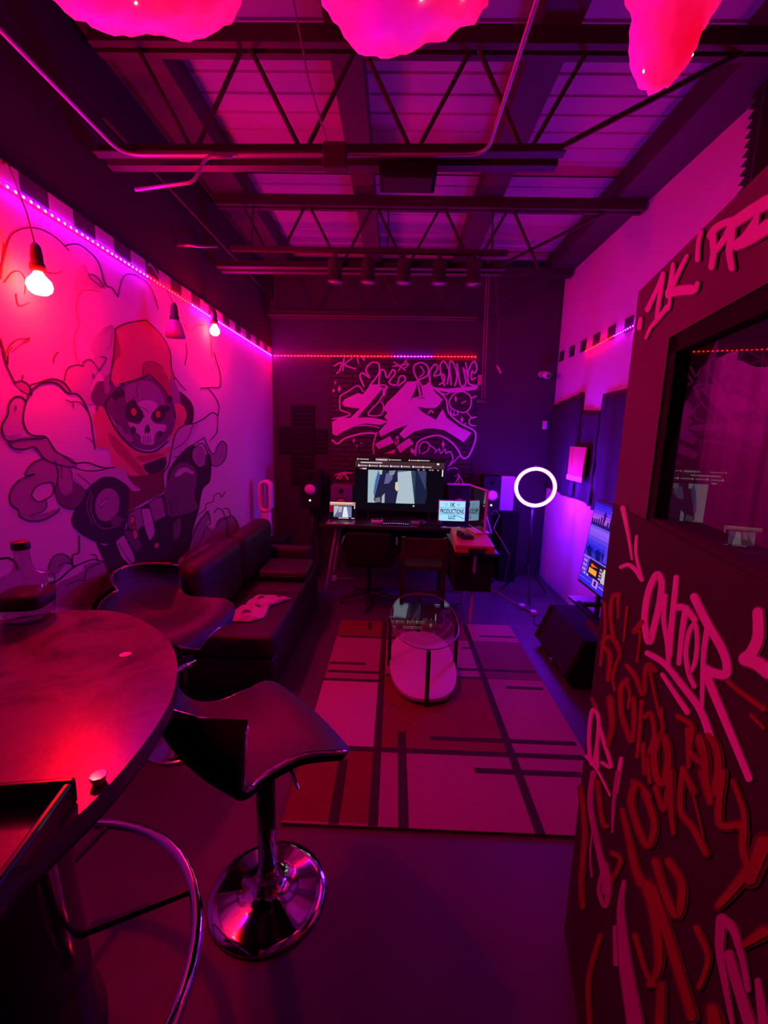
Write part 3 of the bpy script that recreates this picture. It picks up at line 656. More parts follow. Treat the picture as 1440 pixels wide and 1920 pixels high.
for pts, w, w1, cv in (([(445,235),(405,248),(388,350),(405,500),(440,600)],26,24,gq), ([(345,290),(352,450),(332,600),(320,710)],18,20,gq), ([(440,240),(442,390)],22,16,gq), ([(502,320),(478,550)],16,12,gq), ([(345,590),(385,650),(372,810)],30,26,gq), ([(335,560),(375,520),(430,560),(450,630)],28,24,gq),
        ([(450,650),(405,780),(418,880)],22,18,gq), ([(605,420),(545,495),(590,490),(570,690)],34,12,gq), ([(500,715),(560,790),(612,910),(635,720),(690,745)],26,30,gq),
        ([(500,815),(462,860),(462,1020),(500,1150),(535,1225),(552,1080),(545,940)],34,30,gq), ([(490,820),(520,900),(510,1000)],22,18,gq), ([(602,960),(590,1150),(572,1330)],26,22,gq), ([(625,1060),(665,1045),(690,1180),(655,1300)],30,26,gq), ([(610,1250),(625,1440)],30,30,gq),
        ([(728,1185),(685,1300),(700,1450),(748,1510),(785,1360),(768,1230),(728,1185)],46,44,gq), ([(650,700),(700,950),(755,1140)],18,22,gq), ([(385,940),(400,1110),(370,1250)],44,30,gq), ([(265,940),(290,1000)],20,24,gq), ([(640,1350),(660,1500)],30,26,gq), ([(540,1500),(600,1530),(660,1600)],30,24,gq),
        ([(885,1410),(960,1570)],34,40,gq), ([(1000,1210),(1035,1350),(1040,1500),(1085,1590),(1130,1420),(1110,1260),(1060,1190)],56,44,gq), ([(850,1060),(950,1130),(930,1290),(1010,1370)],30,36,gq), ([(920,1150),(925,1400)],34,24,gq), ([(740,1000),(745,1160)],16,20,gq), ([(1190,820),(1300,910),(1440,1010)],26,30,gq), ([(1350,1050),(1440,1140)],20,20,gq),
        ([(560,70),(530,200),(590,400),(650,490),(690,340),(620,130)],44,40,gl_), ([(470,250),(515,440),(560,640),(600,740)],30,60,gl_), ([(790,0),(800,170),(820,410)],60,24,gl_), ([(700,100),(755,250),(780,120)],34,30,gl_), ([(885,0),(870,250),(960,380),(1045,545)],36,40,gl_), ([(930,60),(990,280),(1030,450)],16,12,gl_),
        ([(1020,0),(1075,200)],50,40,gl_), ([(1160,0),(1135,340),(1290,360),(1300,520),(1350,700)],44,50,gl_), ([(1230,60),(1300,250),(1310,380)],30,36,gl_), ([(1350,720),(1440,480)],80,100,gl_), ([(640,760),(700,1000),(720,1300),(660,1430)],70,40,gl_), ([(700,600),(770,830),(850,960),(880,760),(790,600)],50,50,gl_), ([(680,780),(800,1150),(950,1650)],60,60,gl_),
        ([(980,1050),(1060,1250),(1000,1450)],40,30,gl_), ([(1130,900),(1230,790),(1320,680)],46,70,gl_), ([(1300,1170),(1440,1080)],40,70,gl_), ([(400,540),(460,590),(400,730)],30,26,gl_), ([(185,100),(215,400),(190,720),(200,900)],30,34,gl_), ([(300,60),(335,330),(370,360)],30,24,gl_), ([(560,1100),(640,1360),(700,1440)],34,26,gl_), ([(1090,1600),(1110,1690)],70,90,gl_), ([(740,1440),(730,1690)],50,60,gl_), ([(320,1100),(240,1400),(250,1690)],30,30,gl_)):
    bstroke(pts, w, cv, 3.6, br, M_PAINT_R, w1)

# dark foam panel with a serrated edge above the booth
t = thing('foam_panel', 'black egg crate foam with jagged edge on the wall above the booth', 'foam panel', (XR, 2.52, 2.3))
pts = [(0, 0)]; nz_ = 24
for i in range(nz_): pts += [(0.0, i*1.03/nz_), (0.045, (i+0.5)*1.03/nz_)]
pts += [(0, 1.03), (-3.6, 1.03), (-3.6, 0)]
mb = MB(); k = len(pts)
mb.v = [(-0.06, y, z) for y, z in pts] + [(-0.002, y, z) for y, z in pts]
mb.f = [tuple(range(k)), tuple(reversed(range(k, 2*k)))] + [(i, k+i, k+(i+1) % k, (i+1) % k) for i in range(k)]
mb.build('foam_sheet', M_FOAM, t)
for i in range(18):
    mb = MB(); y = -0.04 - i*0.14
    mb.add([(-0.06, y, 0.0), (-0.06, y-0.12, 0.0), (-0.06, y-0.12, 1.02), (-0.06, y, 1.02), (-0.095, y-0.06, 0.03), (-0.095, y-0.06, 0.99)], [(0, 1, 4), (1, 2, 5, 4), (2, 3, 5), (3, 0, 4, 5)])
    mb.build('foam_ridge', M_FOAM, t)

# ================================================================== LAMPS
# cotton cloud lamps under the roof
def cloud_material(name, a, b, c, strength):
    m = bpy.data.materials.new(name); m.use_nodes = True; nt = m.node_tree; bs = nt.nodes['Principled BSDF']
    bs.inputs['Base Color'].default_value = (0.75, 0.6, 0.65, 1); bs.inputs['Roughness'].default_value = 0.95
    tc = nt.nodes.new('ShaderNodeTexCoord'); nz = nt.nodes.new('ShaderNodeTexNoise'); nz.inputs['Scale'].default_value = 3.2; nz.inputs['Detail'].default_value = 2
    rp = nt.nodes.new('ShaderNodeValToRGB'); el = rp.color_ramp.elements
    el[0].position = 0.42; el[0].color = (*a, 1); el[1].position = 0.84; el[1].color = (*c, 1); e = el.new(0.56); e.color = (*b, 1)
    nt.links.new(tc.outputs['Object'], nz.inputs['Vector']); nt.links.new(nz.outputs['Fac'], rp.inputs[0]); nt.links.new(rp.outputs[0], bs.inputs['Emission Color'])
    bs.inputs['Emission Strength'].default_value = strength
    return m
CLM = cloud_material('cotton_glow', (1.0, 0.0, 0.02), (1.0, 0.004, 0.11), (0.75, 0.0, 0.62), 1.0*CLOUD_GAIN)
M_STRING = mat('thin_cord', (0.1, 0.09, 0.1), 0.7)
def cloud(label, c, r, lobes, seed):
    root = thing('cloud_lamp', label, 'lamp', c, 0, 'glowing cotton cloud lamps')
    bm = bmesh.new(); bmesh.ops.create_icosphere(bm, subdivisions=5, radius=1.0)
    def surf(d):
        best = 0.55
        for (lx, ly, lz, lr) in lobes:
            q = Vector((lx, ly, lz)); b = d.dot(q); disc = b*b - q.length_squared + lr*lr
            if disc > 0: best = max(best, b + math.sqrt(disc))
        nn = noise.fractal(d*5.0 + Vector((seed, 0, 0)), 0.9, 2.0, 4)*0.055 + noise.noise(d*14 + Vector((0, seed, 0)))*0.02
        return Vector((d.x*r[0], d.y*r[1], d.z*r[2]))*(best + nn)
    for v in bm.verts: v.co = surf(v.co.normalized())
    me = bpy.data.meshes.new('cotton'); bm.to_mesh(me); bm.free()
    obj('cotton', me, CLM, root, True)
    MB().tube([(0, 0, r[2]*0.6), (0, 0, ZT + 0.04 - c[2])], 0.003, 5).build('cord', M_STRING, root)
    k = random.Random(seed)
    for i in range(3):
        a = k.uniform(0.2, 1.0); d = Vector((math.sin(a*5)*0.5, -0.35 + 0.5*k.random(), -1)).normalized()
        hit = surf(d)
        MB().lathe([(0.001, -0.004), (0.004, 0), (0.001, 0.004)], 6, hit).build('fairy_light', emit('fairy_white', (6, 4.5, 4)), root)
cloud('glowing pink cotton cloud lamp above the mural side', (-0.66, 1.22, 2.835), (0.31, 0.26, 0.23), [(-0.25,0.1,-0.35,0.62),(0.2,0.25,-0.3,0.6),(0.55,0,0.1,0.42),(-0.5,0,0.1,0.5),(0,0.4,0,0.6)], 1.3)
cloud('glowing pink cotton cloud lamp at the top centre', (0.035, 1.24, 2.835), (0.275, 0.26, 0.23), [(-0.35,0.3,-0.42,0.55),(0.1,0.25,-0.2,0.6),(0.6,0.1,0.05,0.42),(-0.5,0,0.1,0.5),(0,0.2,0.3,0.5)], 4.7)
cloud('glowing red cotton cloud lamp above the recording booth', (0.755, 1.50, 2.93), (0.16, 0.17, 0.28), [(-0.05,0.1,-0.42,0.58),(0.2,0,0.1,0.7),(-0.2,0.1,0.3,0.7),(0,0,0.4,0.6)], 8.1)

# hanging bulbs beside the mural
M_SOCKET = mat('bulb_socket', (0.03, 0.02, 0.02), 0.5)
def bulb(label, p, lit, r=0.03, tilt=0.0):
    root = thing('hanging_bulb', label, 'light bulb', p, 0, 'bulbs hanging by the mural')
    hk = Vector((XL + 0.02 - p[0], -0.02, 2.53 - p[2]))
    MB().tube([(0, 0, 0.13), (hk.x*0.3, -0.005, hk.z*0.62), tuple(hk)], 0.0028, 6).build('cord', M_STRING, root)
    MB().tube([(hk.x-0.018, hk.y, hk.z), (hk.x+0.004, hk.y, hk.z)], 0.008, 8).build('wall_hook', M_STEEL, root)
    MB().lathe([(0.008, 0.145), (0.017, 0.13), (0.021, 0.10), (0.021, 0.075), (0.026, 0.07), (0.026, 0.05), (0.018, 0.045)], 16).build('socket', M_SOCKET, root, True)
    em = emit('bulb_red_hot', (330, 0.6, 0.5), BULB_GAIN) if lit else mat('unlit_bulb', (0.45, 0.4, 0.42), 0.35)
    prof = [(0.012, 0.05), (0.02, 0.035), (r, 0.012), (r*1.08, -0.005), (r*0.95, -0.022), (r*0.6, -0.034), (0.002, -0.038)]
    MB().lathe(list(reversed(prof)), 16).build('bulb_glass', em, root, True)
    if not lit:
        MB().lathe([(0.055, -0.045), (0.05, -0.01), (0.036, 0.03), (0.022, 0.055)], 20).build('reflector', mat('frosted_shade', (0.42, 0.3, 0.4), 0.5), root, True)
bulb('lit bulb hanging nearest, over the bar table', (-1.345, 1.735, 2.14), True, 0.04)
bulb('unlit reflector bulb hanging beside the mural hood', (-1.29, 2.66, 2.19), False)
bulb('lit bulb hanging just under the purple LED strip', (-1.355, 3.40, 2.345), True, 0.034)

# ring light on a stand
rl = thing('ring_light', 'round violet ring light glowing on a black stand', 'ring light', (1.40, 4.40, 0), 0)
E_RING = emit('ring_tube', (9, 0.34, 60), RING_GAIN)
NR = 48
th = math.radians(-14)
def ringpts(r, y=0.0):
    return [Vector((r*math.cos(2*PI*i/NR)*math.cos(th) - 0, r*math.cos(2*PI*i/NR)*math.sin(th) + y, 1.145 + r*math.sin(2*PI*i/NR))) for i in range(NR)]
MB().tube(ringpts(0.183), 0.017, 10, True).build('ring_diffuser', E_RING, rl, True)
MB().tube(ringpts(0.183, 0.014), 0.012, 8, True).build('ring_back', M_BLACK, rl, True)
MB().tube([(0, 0.03, 0.97), (0, 0.03, 0.25)], 0.011, 10).build('pole', M_BLACK, rl, True)
MB().tube([(0, 0.03, 1.33), (0, 0.035, 1.36)], 0.01, 8).build('knob', M_BLACK, rl)
MB().box((0, 0.03, 0.95), (0.04, 0.03, 0.05)).build('bracket', M_BLACK, rl)
for k in range(3):
    a = k*2*PI/3 + 0.4; MB().tube([(0, 0.03, 0.34), (0.26*math.cos(a), 0.03+0.26*math.sin(a), 0.012)], 0.009, 8).build('leg', M_BLACK, rl)

# row of spotlights on a track
tr = thing('light_track', 'steel track carrying five spotlights under the middle truss', 'light track', (0, 3.50, 0))
MB().bb((-1.25, -0.02, 2.925), (0.77, 0.02, 2.955)).build('rail', M_STEEL, tr)
for x in (-1.1, -0.1, 0.66): MB().tube([(x, 0, 2.95), (x, 0.08, 3.28)], 0.006, 6).build('hanger', M_STEEL, tr)
M_CAN = mat('spot_can', (0.05, 0.04, 0.045), 0.5); M_LENS = mat('spot_lens', (0.28, 0.22, 0.26), 0.25)
ordn = ('leftmost', 'second from left', 'middle', 'fourth from left', 'rightmost')
for k, x in enumerate((-0.482, -0.238, 0.024, 0.284, 0.536)):
    t = thing('spotlight', f'{ordn[k]} unlit cylindrical spotlight in the ceiling row of five', 'spotlight', (x, 3.50, 2.72), 0, 'spotlights on the track')
    MB().lathe([(0.048, 0.012), (0.055, 0.012), (0.055, 0.0), (0.052, 0.0), (0.05, 0.15), (0.042, 0.165), (0.02, 0.17)], 20).build('can', M_CAN, t, True)
    MB().lathe([(0.046, 0.004), (0.048, 0.012), (0.02, 0.018)], 20).build('lens', M_LENS, t, True)
    MB().box((0, 0, 0.188), (0.03, 0.03, 0.036)).build('mount', M_CAN, t)

# ================================================================== CONDUITS, CABLES
def conduit(label, pts, r, m=M_CONDUIT, name='conduit', cat='conduit', sub=5):
    return tag(MB().tube(pts, r, 10).build(name, m, None, True), label, cat)
def bend(a, corner, b, rad=0.09, n=6):
    a, c, b = Vector(a), Vector(corner), Vector(b); u = (a-c).normalized()*rad; v = (b-c).normalized()*rad
    return [tuple((c+u)*(1-t)**2 + c*2*t*(1-t) + (c+v)*t*t) for t in [i/n for i in range(n+1)]]
zc = 2.815
path = [(-1.25, -1.5, zc)] + bend((-1.25, 0, zc), (-1.25, 2.17, zc), (0, 2.17, zc)) + bend((-0.5, 2.17, zc+0.015), (0.36, 2.17, zc+0.017), (0.36, 0, zc+0.02)) + [(0.36, -1.5, zc+0.02)]
conduit('long shiny conduit bending around along the nearest truss', path, 0.008)
conduit('short stepped conduit branching toward the mural wall', [(-0.75, 2.15, 2.80)] + bend((-0.75, 2.15, 2.80), (-0.865, 2.15, 2.80), (-0.925, 2.15, 2.70), 0.03) + bend((-0.865, 2.15, 2.80), (-0.925, 2.15, 2.70), (-1.2, 2.15, 2.665), 0.03) + [(-1.19, 2.15, 2.666)], 0.0075)
conduit('small bright pipe stub high on the mural wall', [(-1.43, 3.02, 2.775), (-1.33, 3.02, 2.775), (-1.30, 3.06, 2.785), (-1.30, 3.36, 2.90)], 0.009)
jb = thing('junction_box', 'square steel junction box on the nearest truss', 'junction box', (-0.295, 2.128, 2.79))
MB().box((0, 0.0, 0.0), (0.10, 0.05, 0.10)).build('box', M_STEEL, jb, False, 0.004); MB().box((0, -0.027, 0), (0.088, 0.004, 0.088)).build('cover_plate', M_STEEL, jb)
tag(MB().tube([(-0.33, 2.12, 2.845), (-0.40, 2.08, 3.05), (-0.48, 2.05, 3.42)], 0.004, 6).build('ceiling_wire', M_CONDUIT), 'thin wire rising from the junction box to the roof', 'wire')
dv = thing('ceiling_speaker', 'flat black box hanging under the nearest truss', 'speaker', (0.02, 2.27, 2.79))
MB().box((0, 0, 0), (0.26, 0.16, 0.055)).build('cabinet', M_RUBBER, dv, False, 0.006); MB().box((0, -0.002, -0.03), (0.22, 0.12, 0.006)).build('grille', M_FOAM, dv)
for x in (-0.1, 0.1): MB().tube([(x, 0, 0.02), (x, 0, 0.06)], 0.004, 6).build('hanger', M_STEEL, dv)
hc = thing('hanging_cable', 'pair of thin cables hanging from the roof right of the graffiti', 'cable', (0.735, 4.0, 0))
for dx in (0, 0.022): MB().tube([(dx-0.02, 0, 3.28), (dx-0.01, 0, 2.7), (dx, 0, 2.2), (dx+0.01, 0, 1.96)], 0.004, 6).build('cable', mat('cable_sheath', (0.22, 0.2, 0.24), 0.5), hc)
MB().box((-0.02, 0, 2.11), (0.028, 0.02, 0.085)).build('connector', M_WHITEPL, hc, False, 0.003); MB().box((0.0, 0, 1.93), (0.06, 0.03, 0.012)).build('hook', M_CONDUIT, hc)
ce = thing('hanging_plug', 'small white plug dangling on a thin wire beside the hanging cables', 'plug', (0.855, 4.0, 2.17))
MB().tube([(0, 0, 0.065), (0.04, 0, 0)], 0.008, 8).build('plug', M_WHITEPL, ce); MB().tube([(0, 0, 0.065), (-0.02, -0.05, 0.4), (-0.14, -0.12, 1.165)], 0.0025, 6).build('wire', M_STRING, ce)

# security camera and small white box in the far right corner
sc = thing('security_camera', 'small white security camera high on the far wall', 'camera', (1.60, YB, 2.33))
MB().lathe([(0.03, 0.0), (0.034, 0.004), (0.034, 0.012), (0.012, 0.016), (0.012, 0.05)], 16, (0, 0, 0), 'Y').build('mount', M_WHITEPL, sc, True)
MB().tube([(0, -0.05, 0.0), (0.03, -0.15, -0.035)], 0.034, 16).build('body', M_WHITEPL, sc, True); MB().tube([(0.03, -0.15, -0.035), (0.033, -0.158, -0.038)], 0.022, 14).build('lens', M_BLACK, sc)
tag(MB().box((1.68, YB-0.022, 1.775), (0.045, 0.04, 0.095)).build('sensor_box', M_WHITEPL, None, False, 0.006), 'small white sensor box on the far wall below the camera', 'sensor')

# ================================================================== RIGHT WALL: blankets, orange sheet
M_QUILT = mat('black_blanket', (0.03, 0.026, 0.034), 0.95, var=0.3, scale=20, bump=0.3)
def blanket(label, y0, y1, z0, z1a, z1b, seed):
    t = thing('wall_blanket', label, 'blanket', (XR-0.012, y0, z0), 0, 'black sound blankets on the right wall')
    n, mz = 26, 14; mb = MB(); L = y1-y0
    for i in range(n+1):
        for j in range(mz+1):
            u, v = i/n, j/mz; zt = z1a + (z1b-z1a)*u - z0
            d = 0.012 + 0.012*math.sin(u*L*26 + seed)*(1-v*0.7) + 0.004*math.sin(v*20+u*9)
            mb.v.append((-d, u*L, v*zt - 0.012*math.sin(u*5+seed)*(1-v)))
    for i in range(n):
        for j in range(mz): a = i*(mz+1)+j; mb.f.append((a, a+1, a+mz+2, a+mz+1))
    o = mb.build('cloth', M_QUILT, t, True); md = o.modifiers.new('thickness', 'SOLIDIFY'); md.thickness = 0.008
    for u in (0.06, 0.94): MB().lathe([(0.001, 0.0), (0.012, 0.002), (0.012, 0.006), (0.002, 0.008)], 10, (-0.03, u*L, z1b-z0-0.03), 'X').build('grommet', M_STEEL, t)
blanket('black sound blanket nearest the far corner, behind the ring light', 4.34, 5.12, 1.06, 2.07, 1.99, 0.3)
blanket('black sound blanket with a low top edge behind the orange sheet', 3.93, 4.33, 1.05, 1.87, 1.90, 1.2)
blanket('black sound blanket on the right wall beside the booth post', 2.3, 3.92, 1.02, 2.03, 2.01, 2.1)
os_ = thing('orange_sheet', 'orange notched foam sheet pinned to the black blankets', 'foam sheet', (XR-0.06, 4.22, 1.28))
pts = [(-0.19, 0.0), (0.17, 0.0)] ; 
edge = []
for i in range(14): edge += [(0.17, i*0.27/14), (0.185, (i+0.5)*0.27/14)]
poly = [(-0.16, 0.0)] + edge + [(0.17, 0.275), (-0.19, 0.275)]
k = len(poly); mb = MB(); mb.v = [(-0.012, a, b) for a, b in poly] + [(0.0, a, b) for a, b in poly]
mb.f = [tuple(range(k)), tuple(reversed(range(k, 2*k)))] + [(i, k+i, k+(i+1) % k, (i+1) % k) for i in range(k)]
mb.build('sheet', mat('orange_foam', (0.62, 0.12, 0.06), 0.8), os_)
MB().bb((-0.016, -0.17, -0.045), (-0.004, 0.19, 0.004)).build('white_strip', M_WHITEPL, os_)
tag(MB().box((1.305, YB-0.045, 0.99), (0.155, 0.06, 0.40)).build('white_panel', M_WHITEPL, None, False, 0.004), 'plain white panel standing behind the ring light', 'panel')
for k, (x, z) in enumerate(((1.305, 0.0),)):
    st = thing('plinth', 'black plinth under the white panel by the far wall', 'plinth', (1.305, YB-0.16, 0))
    MB().bb((-0.09, -0.12, 0.0), (0.10, 0.14, 0.76)).build('body', M_RUBBER, st, False, 0.005); MB().bb((-0.10, -0.13, 0.76), (0.11, 0.15, 0.79)).build('top', M_RUBBER, st, False, 0.004)

# ================================================================== RUG
rug = thing('area_rug', 'patchwork rug of red and pink blocks with dark lines', 'rug', (0.30, 2.62, 0))
RX0, RX1, RY0, RY1 = -0.432, 1.04, 1.585, 3.648
M_RUGB = mat('rug_base', (0.16, 0.05, 0.055), 0.95, var=0.2, scale=80, bump=0.3)
M_RA = mat('rug_dark_red', (0.20, 0.022, 0.022), 0.95, var=0.2, scale=90, bump=0.3)
M_RB = mat('rug_beige', (0.50, 0.36, 0.34), 0.95, var=0.12, scale=90, bump=0.3)
M_RC = mat('rug_rose', (0.34, 0.17, 0.17), 0.95, var=0.15, scale=90, bump=0.3)
M_RD = mat('rug_maroon', (0.17, 0.06, 0.07), 0.95, var=0.2, scale=90, bump=0.3)
M_RL = mat('rug_line', (0.035, 0.012, 0.015), 0.95, var=0.2, scale=90, bump=0.2)
def rl_(x, y): q = wp('rug', 500 + x/2.3226, 1080 + y/2.3226); return q.x - 0.30, q.y - 2.62
MB().bb((RX0-0.30, RY0-2.62, 0.001), (RX1-0.30, RY1-2.62, 0.009)).build('rug_base', M_RUGB, rug)
xv1, xv2 = 0.02, 0.62
xv1 = (rl_(525, 200)[0] + rl_(450, 1000)[0])/2; xv2 = (rl_(868, 225)[0] + rl_(1180, 1110)[0])/2
yh1, yh4, yh5 = rl_(440, 266)[1], rl_(370, 452)[1], (rl_(400, 745)[1] + rl_(1300, 795)[1])/2
a0, a1, b0, b1 = RX0-0.30, RX1-0.30, RY0-2.62, RY1-2.62
yr1 = rl_(1050, 290)[1]; yr4 = rl_(1080, 452)[1]
for x0, x1, y0, y1, m in ((a0, xv1, yh1, b1, M_RA), (a0, xv1, yh4, yh1, M_RC), (a0, xv1, yh5, yh4, M_RB), (a0, xv1, b0, yh5, M_RA),
        (xv1, xv2, yh1, b1, M_RD), (xv1, xv2, rl_(700, 436)[1], yh1, M_RC), (xv1, xv2, yh5, rl_(700, 436)[1], M_RA), (xv1, xv2, b0, yh5, M_RC),
        (xv2, a1, yr1, b1, M_RC), (xv2, a1, yr4, yr1, M_RD), (xv2, a1, yh5, yr4, M_RC), (xv2, a1, b0, yh5, M_RC)):
    MB().bb((x0+0.003, y0+0.003, 0.009), (x1-0.003, y1-0.003, 0.013)).build('rug_block', m, rug)
def rline(p, q, w, horiz):
    (x0, y0), (x1, y1) = rl_(*p), rl_(*q)
    if horiz: y = (y0+y1)/2; MB().bb((max(x0, a0), y-w/2, 0.0125), (min(x1, a1), y+w/2, 0.0142), ).build('rug_line', M_RL, rug)
    else: x = (x0+x1)/2; MB().bb((x-w/2, max(y1, b0), 0.0125), (x+w/2, min(y0, b1), 0.0145)).build('rug_line', M_RL, rug)
rline((525,195),(440,1090),0.042,False); rline((862,212),(1195,1140),0.042,False); rline((590,680),(592,1100),0.045,False); rline((330,800),(295,1082),0.045,False); rline((452,200),(448,235),0.03,False); rline((660,200),(657,250),0.03,False)
for p, q, w in (((318,264),(560,270),0.03),((925,262),(1082,268),0.022),((275,378),(432,384),0.03),((265,412),(498,424),0.03),((250,448),(500,460),0.03),((850,312),(905,318),0.025),((540,402),(1165,412),0.03),((520,434),(940,442),0.025),((1042,484),(1205,494),0.03),((290,740),(1385,802),0.034),((710,700),(1350,738),0.032),((905,842),(1375,872),0.034),((540,560),(560,562),0.01)):
    rline(p, q, w, True)
MB().bb((a0, b0, 0.009), (a1, b0+0.012, 0.0135)).build('rug_binding', M_RC, rug)

# ================================================================== COFFEE TABLE
ct = thing('coffee_table', 'oval glass coffee table with pale lower shelf and dark legs on the rug', 'coffee table', (0.232, 2.90, 0.0148))
def ellipse(rx, ry, n=48): return [(rx*math.cos(2*PI*i/n), ry*math.sin(2*PI*i/n)) for i in range(n)]
M_PALEWOOD = mat('pale_shelf', (0.66, 0.55, 0.5), 0.5, var=0.1, scale=3)
def superell(rx, ry, e, n=56):
    out = []
    for i in range(n):
        c, s_ = math.cos(2*PI*i/n), math.sin(2*PI*i/n); out.append((rx*math.copysign(abs(c)**e, c), ry*math.copysign(abs(s_)**e, s_)))
    return out
MB().prism(superell(0.228, 0.47, 0.82), 0.025, 0.045).build('shelf', M_PALEWOOD, ct)
e = MB(); pl = superell(0.228, 0.47, 0.9); e.prism(pl, 0.362, 0.372); e.build('glass_top', M_GLASS, ct)
M_RIM = mat('glass_edge', (0.25, 0.3, 0.32), 0.15, spec=0.8)
MB().tube([(x, y, 0.367) for x, y in pl], 0.0035, 6, True).build('glass_edge', M_RIM, ct, True)
for x, y in ((0.0, -0.468), (0.232, 0.0), (-0.232, 0.0), (0.0, 0.468)):
    lg = MB().bb((x-0.0125, y-0.0125, 0), (x+0.0125, y+0.0125, 0.358)).build('leg', M_BLACK, ct, False, 0.002)
    MB().lathe([(0.012, 0.357), (0.016, 0.359), (0.016, 0.3615)], 12, (x*0.95, y*0.97, 0)).build('glass_pad', M_CHROME, ct)

# ================================================================== SOFA
sf = thing('sofa', 'long black leather sofa against the mural wall', 'sofa', (-1.06, 3.22, 0))
def rbox(name, a, b, m, parent, bev=0.04, seg=3): return MB().bb(a, b).build(name, m, parent, True, bev, seg)
rbox('base', (-0.34, -0.78, 0.05), (0.36, 0.80, 0.27), M_LEATHER2, sf, 0.02)
for y0, y1 in ((-0.79, 0.0), (0.0, 0.80)): rbox('seat_cushion', (-0.20, y0+0.004, 0.27), (0.37, y1-0.004, 0.42), M_LEATHER2, sf, 0.035)
rbox('back_frame', (-0.35, -0.79, 0.27), (-0.2, 0.81, 0.74), M_LEATHER2, sf, 0.05)
for y0, y1 in ((-0.77, -0.02), (0.02, 0.79)):
    o = rbox('back_cushion', (-0.24, y0, 0.42), (-0.06, y1, 0.84), M_LEATHER2, sf, 0.07)
rbox('arm', (-0.34, 0.80, 0.05), (0.30, 0.93, 0.56), M_LEATHER2, sf, 0.045)
for x, y in ((-0.3, -0.7), (0.3, -0.7), (-0.3, 0.85), (0.28, 0.85)): MB().lathe([(0.02, 0.0), (0.028, 0.05)], 12, (x, y, 0)).build('foot', M_BLACK, sf)
cu = thing('bolster_cushion', 'flat black leather cushion lying at the far end of the sofa', 'cushion', (-0.90, 3.62, 0.426), 0.0)
rbox('pad', (-0.2, -0.2, 0), (0.21, 0.2, 0.085), M_LEATHER2, cu, 0.035); MB().tube([(-0.17, -0.2, 0.042), (0.18, -0.2, 0.042)], 0.004, 6).build('piping', M_LEATHER2, cu)
# white printed shirt crumpled on the seat
M_CLOTH = mat('printed_cloth', (0.55, 0.5, 0.53), 0.9, var=0.25, scale=12, bump=0.2)
sh = thing('folded_shirt', 'pale printed shirt crumpled on the sofa seat', 'shirt', (-0.92, 2.86, 0.425), math.radians(-22))
mb = MB(); nx, ny = 22, 30
def shp(u, v):
    w = 0.105*(1 - 0.35*max(0, v-0.75)*2)*(1 + 0.12*math.sin(v*9)); x = (u-0.5)*2*w + 0.03*math.sin(v*7); y = (v-0.5)*0.46 + 0.02*math.sin(u*8)
    z = 0.012 + 0.014*(1+math.sin(u*9+v*14)*math.cos(v*11-u*3)) ; ed = min(u, 1-u, v, 1-v); z *= min(1, ed*8+0.15)
    return (x, y, z)
for i in range(nx+1):
    for j in range(ny+1): mb.v.append(shp(i/nx, j/ny))
for i in range(nx):
    for j in range(ny): a = i*(ny+1)+j; mb.f.append((a, a+ny+1, a+ny+2, a+1))
o = mb.build('cloth', M_CLOTH, sh, True); md = o.modifiers.new('thickness', 'SOLIDIFY'); md.thickness = 0.004
for (u, v, r) in ((0.5, 0.22, 0.16), (0.65, 0.5, 0.11), (0.4, 0.72, 0.13)):
    mb = MB(); N = 14; c = shp(u, v)
    mb.v = [tuple(Vector(shp(min(0.95, max(0.05, u+r*math.cos(2*PI*i/N))), min(0.95, max(0.05, v+r*0.5*math.sin(2*PI*i/N))))) + Vector((0, 0, 0.003))) for i in range(N)] + [(c[0], c[1], c[2]+0.004)]
    mb.f = [(i, (i+1) % N, N) for i in range(N)]; mb.build('print_patch', mat('dark_print', (0.1, 0.07, 0.09), 0.9), sh)

# bladeless fan on a black cabinet
cb = thing('subwoofer_cabinet', 'low black cabinet in the corner under the white fan', 'cabinet', (-1.235, 4.33, 0))
rbox('cabinet', (-0.17, -0.17, 0.02), (0.17, 0.17, 0.575), M_RUBBER, cb, 0.012); MB().lathe([(0.11, 0.172), (0.12, 0.18), (0.03, 0.173)], 24, (0, 0, 0.3), 'Y').build('woofer', M_FOAM, cb, True)
for x in (-0.13, 0.13):
    for y in (-0.13, 0.13): MB().lathe([(0.02, 0), (0.02, 0.03)], 10, (x, y, 0)).build('foot', M_BLACK, cb)
fn = thing('bladeless_fan', 'white bladeless tower fan with an open oval loop in the corner', 'fan', (-1.275, 4.33, 0.576))
MB().lathe([(0.052, 0.0), (0.056, 0.01), (0.05, 0.14), (0.055, 0.24), (0.04, 0.275)], 24).build('body', M_WHITEPL, fn, True)
lp = []; hw, hh = 0.052, 0.095
for i in range(40):
    a = 2*PI*i/40; lp.append((hw*math.cos(a), 0, 0.415 + hh*(1 if math.sin(a) > 0 else -1) + hw*math.sin(a)) if abs(math.sin(a)) > 0.0 else (hw*math.cos(a), 0, 0.415))
mb = MB(); k0 = 0; N = len(lp)
for i, q in enumerate(lp):
    a = 2*PI*i/40; d = Vector((math.cos(a), 0, math.sin(a)))
    for (r_, y_) in ((-0.012, -0.06), (0.014, -0.05), (0.014, 0.06), (-0.012, 0.06)): mb.v.append(tuple(Vector(q) + d*r_ + Vector((0, y_, 0))))
for i in range(N):
    for j in range(4): mb.f.append((4*i+j, 4*i+(j+1) % 4, 4*((i+1) % N)+(j+1) % 4, 4*((i+1) % N)+j))
mb.build('loop', M_WHITEPL, fn, True)
MB().lathe([(0.057, 0.03), (0.058, 0.10), (0.054, 0.13)], 24).build('filter_grille', mat('grey_grille', (0.35, 0.33, 0.36), 0.5), fn, True)

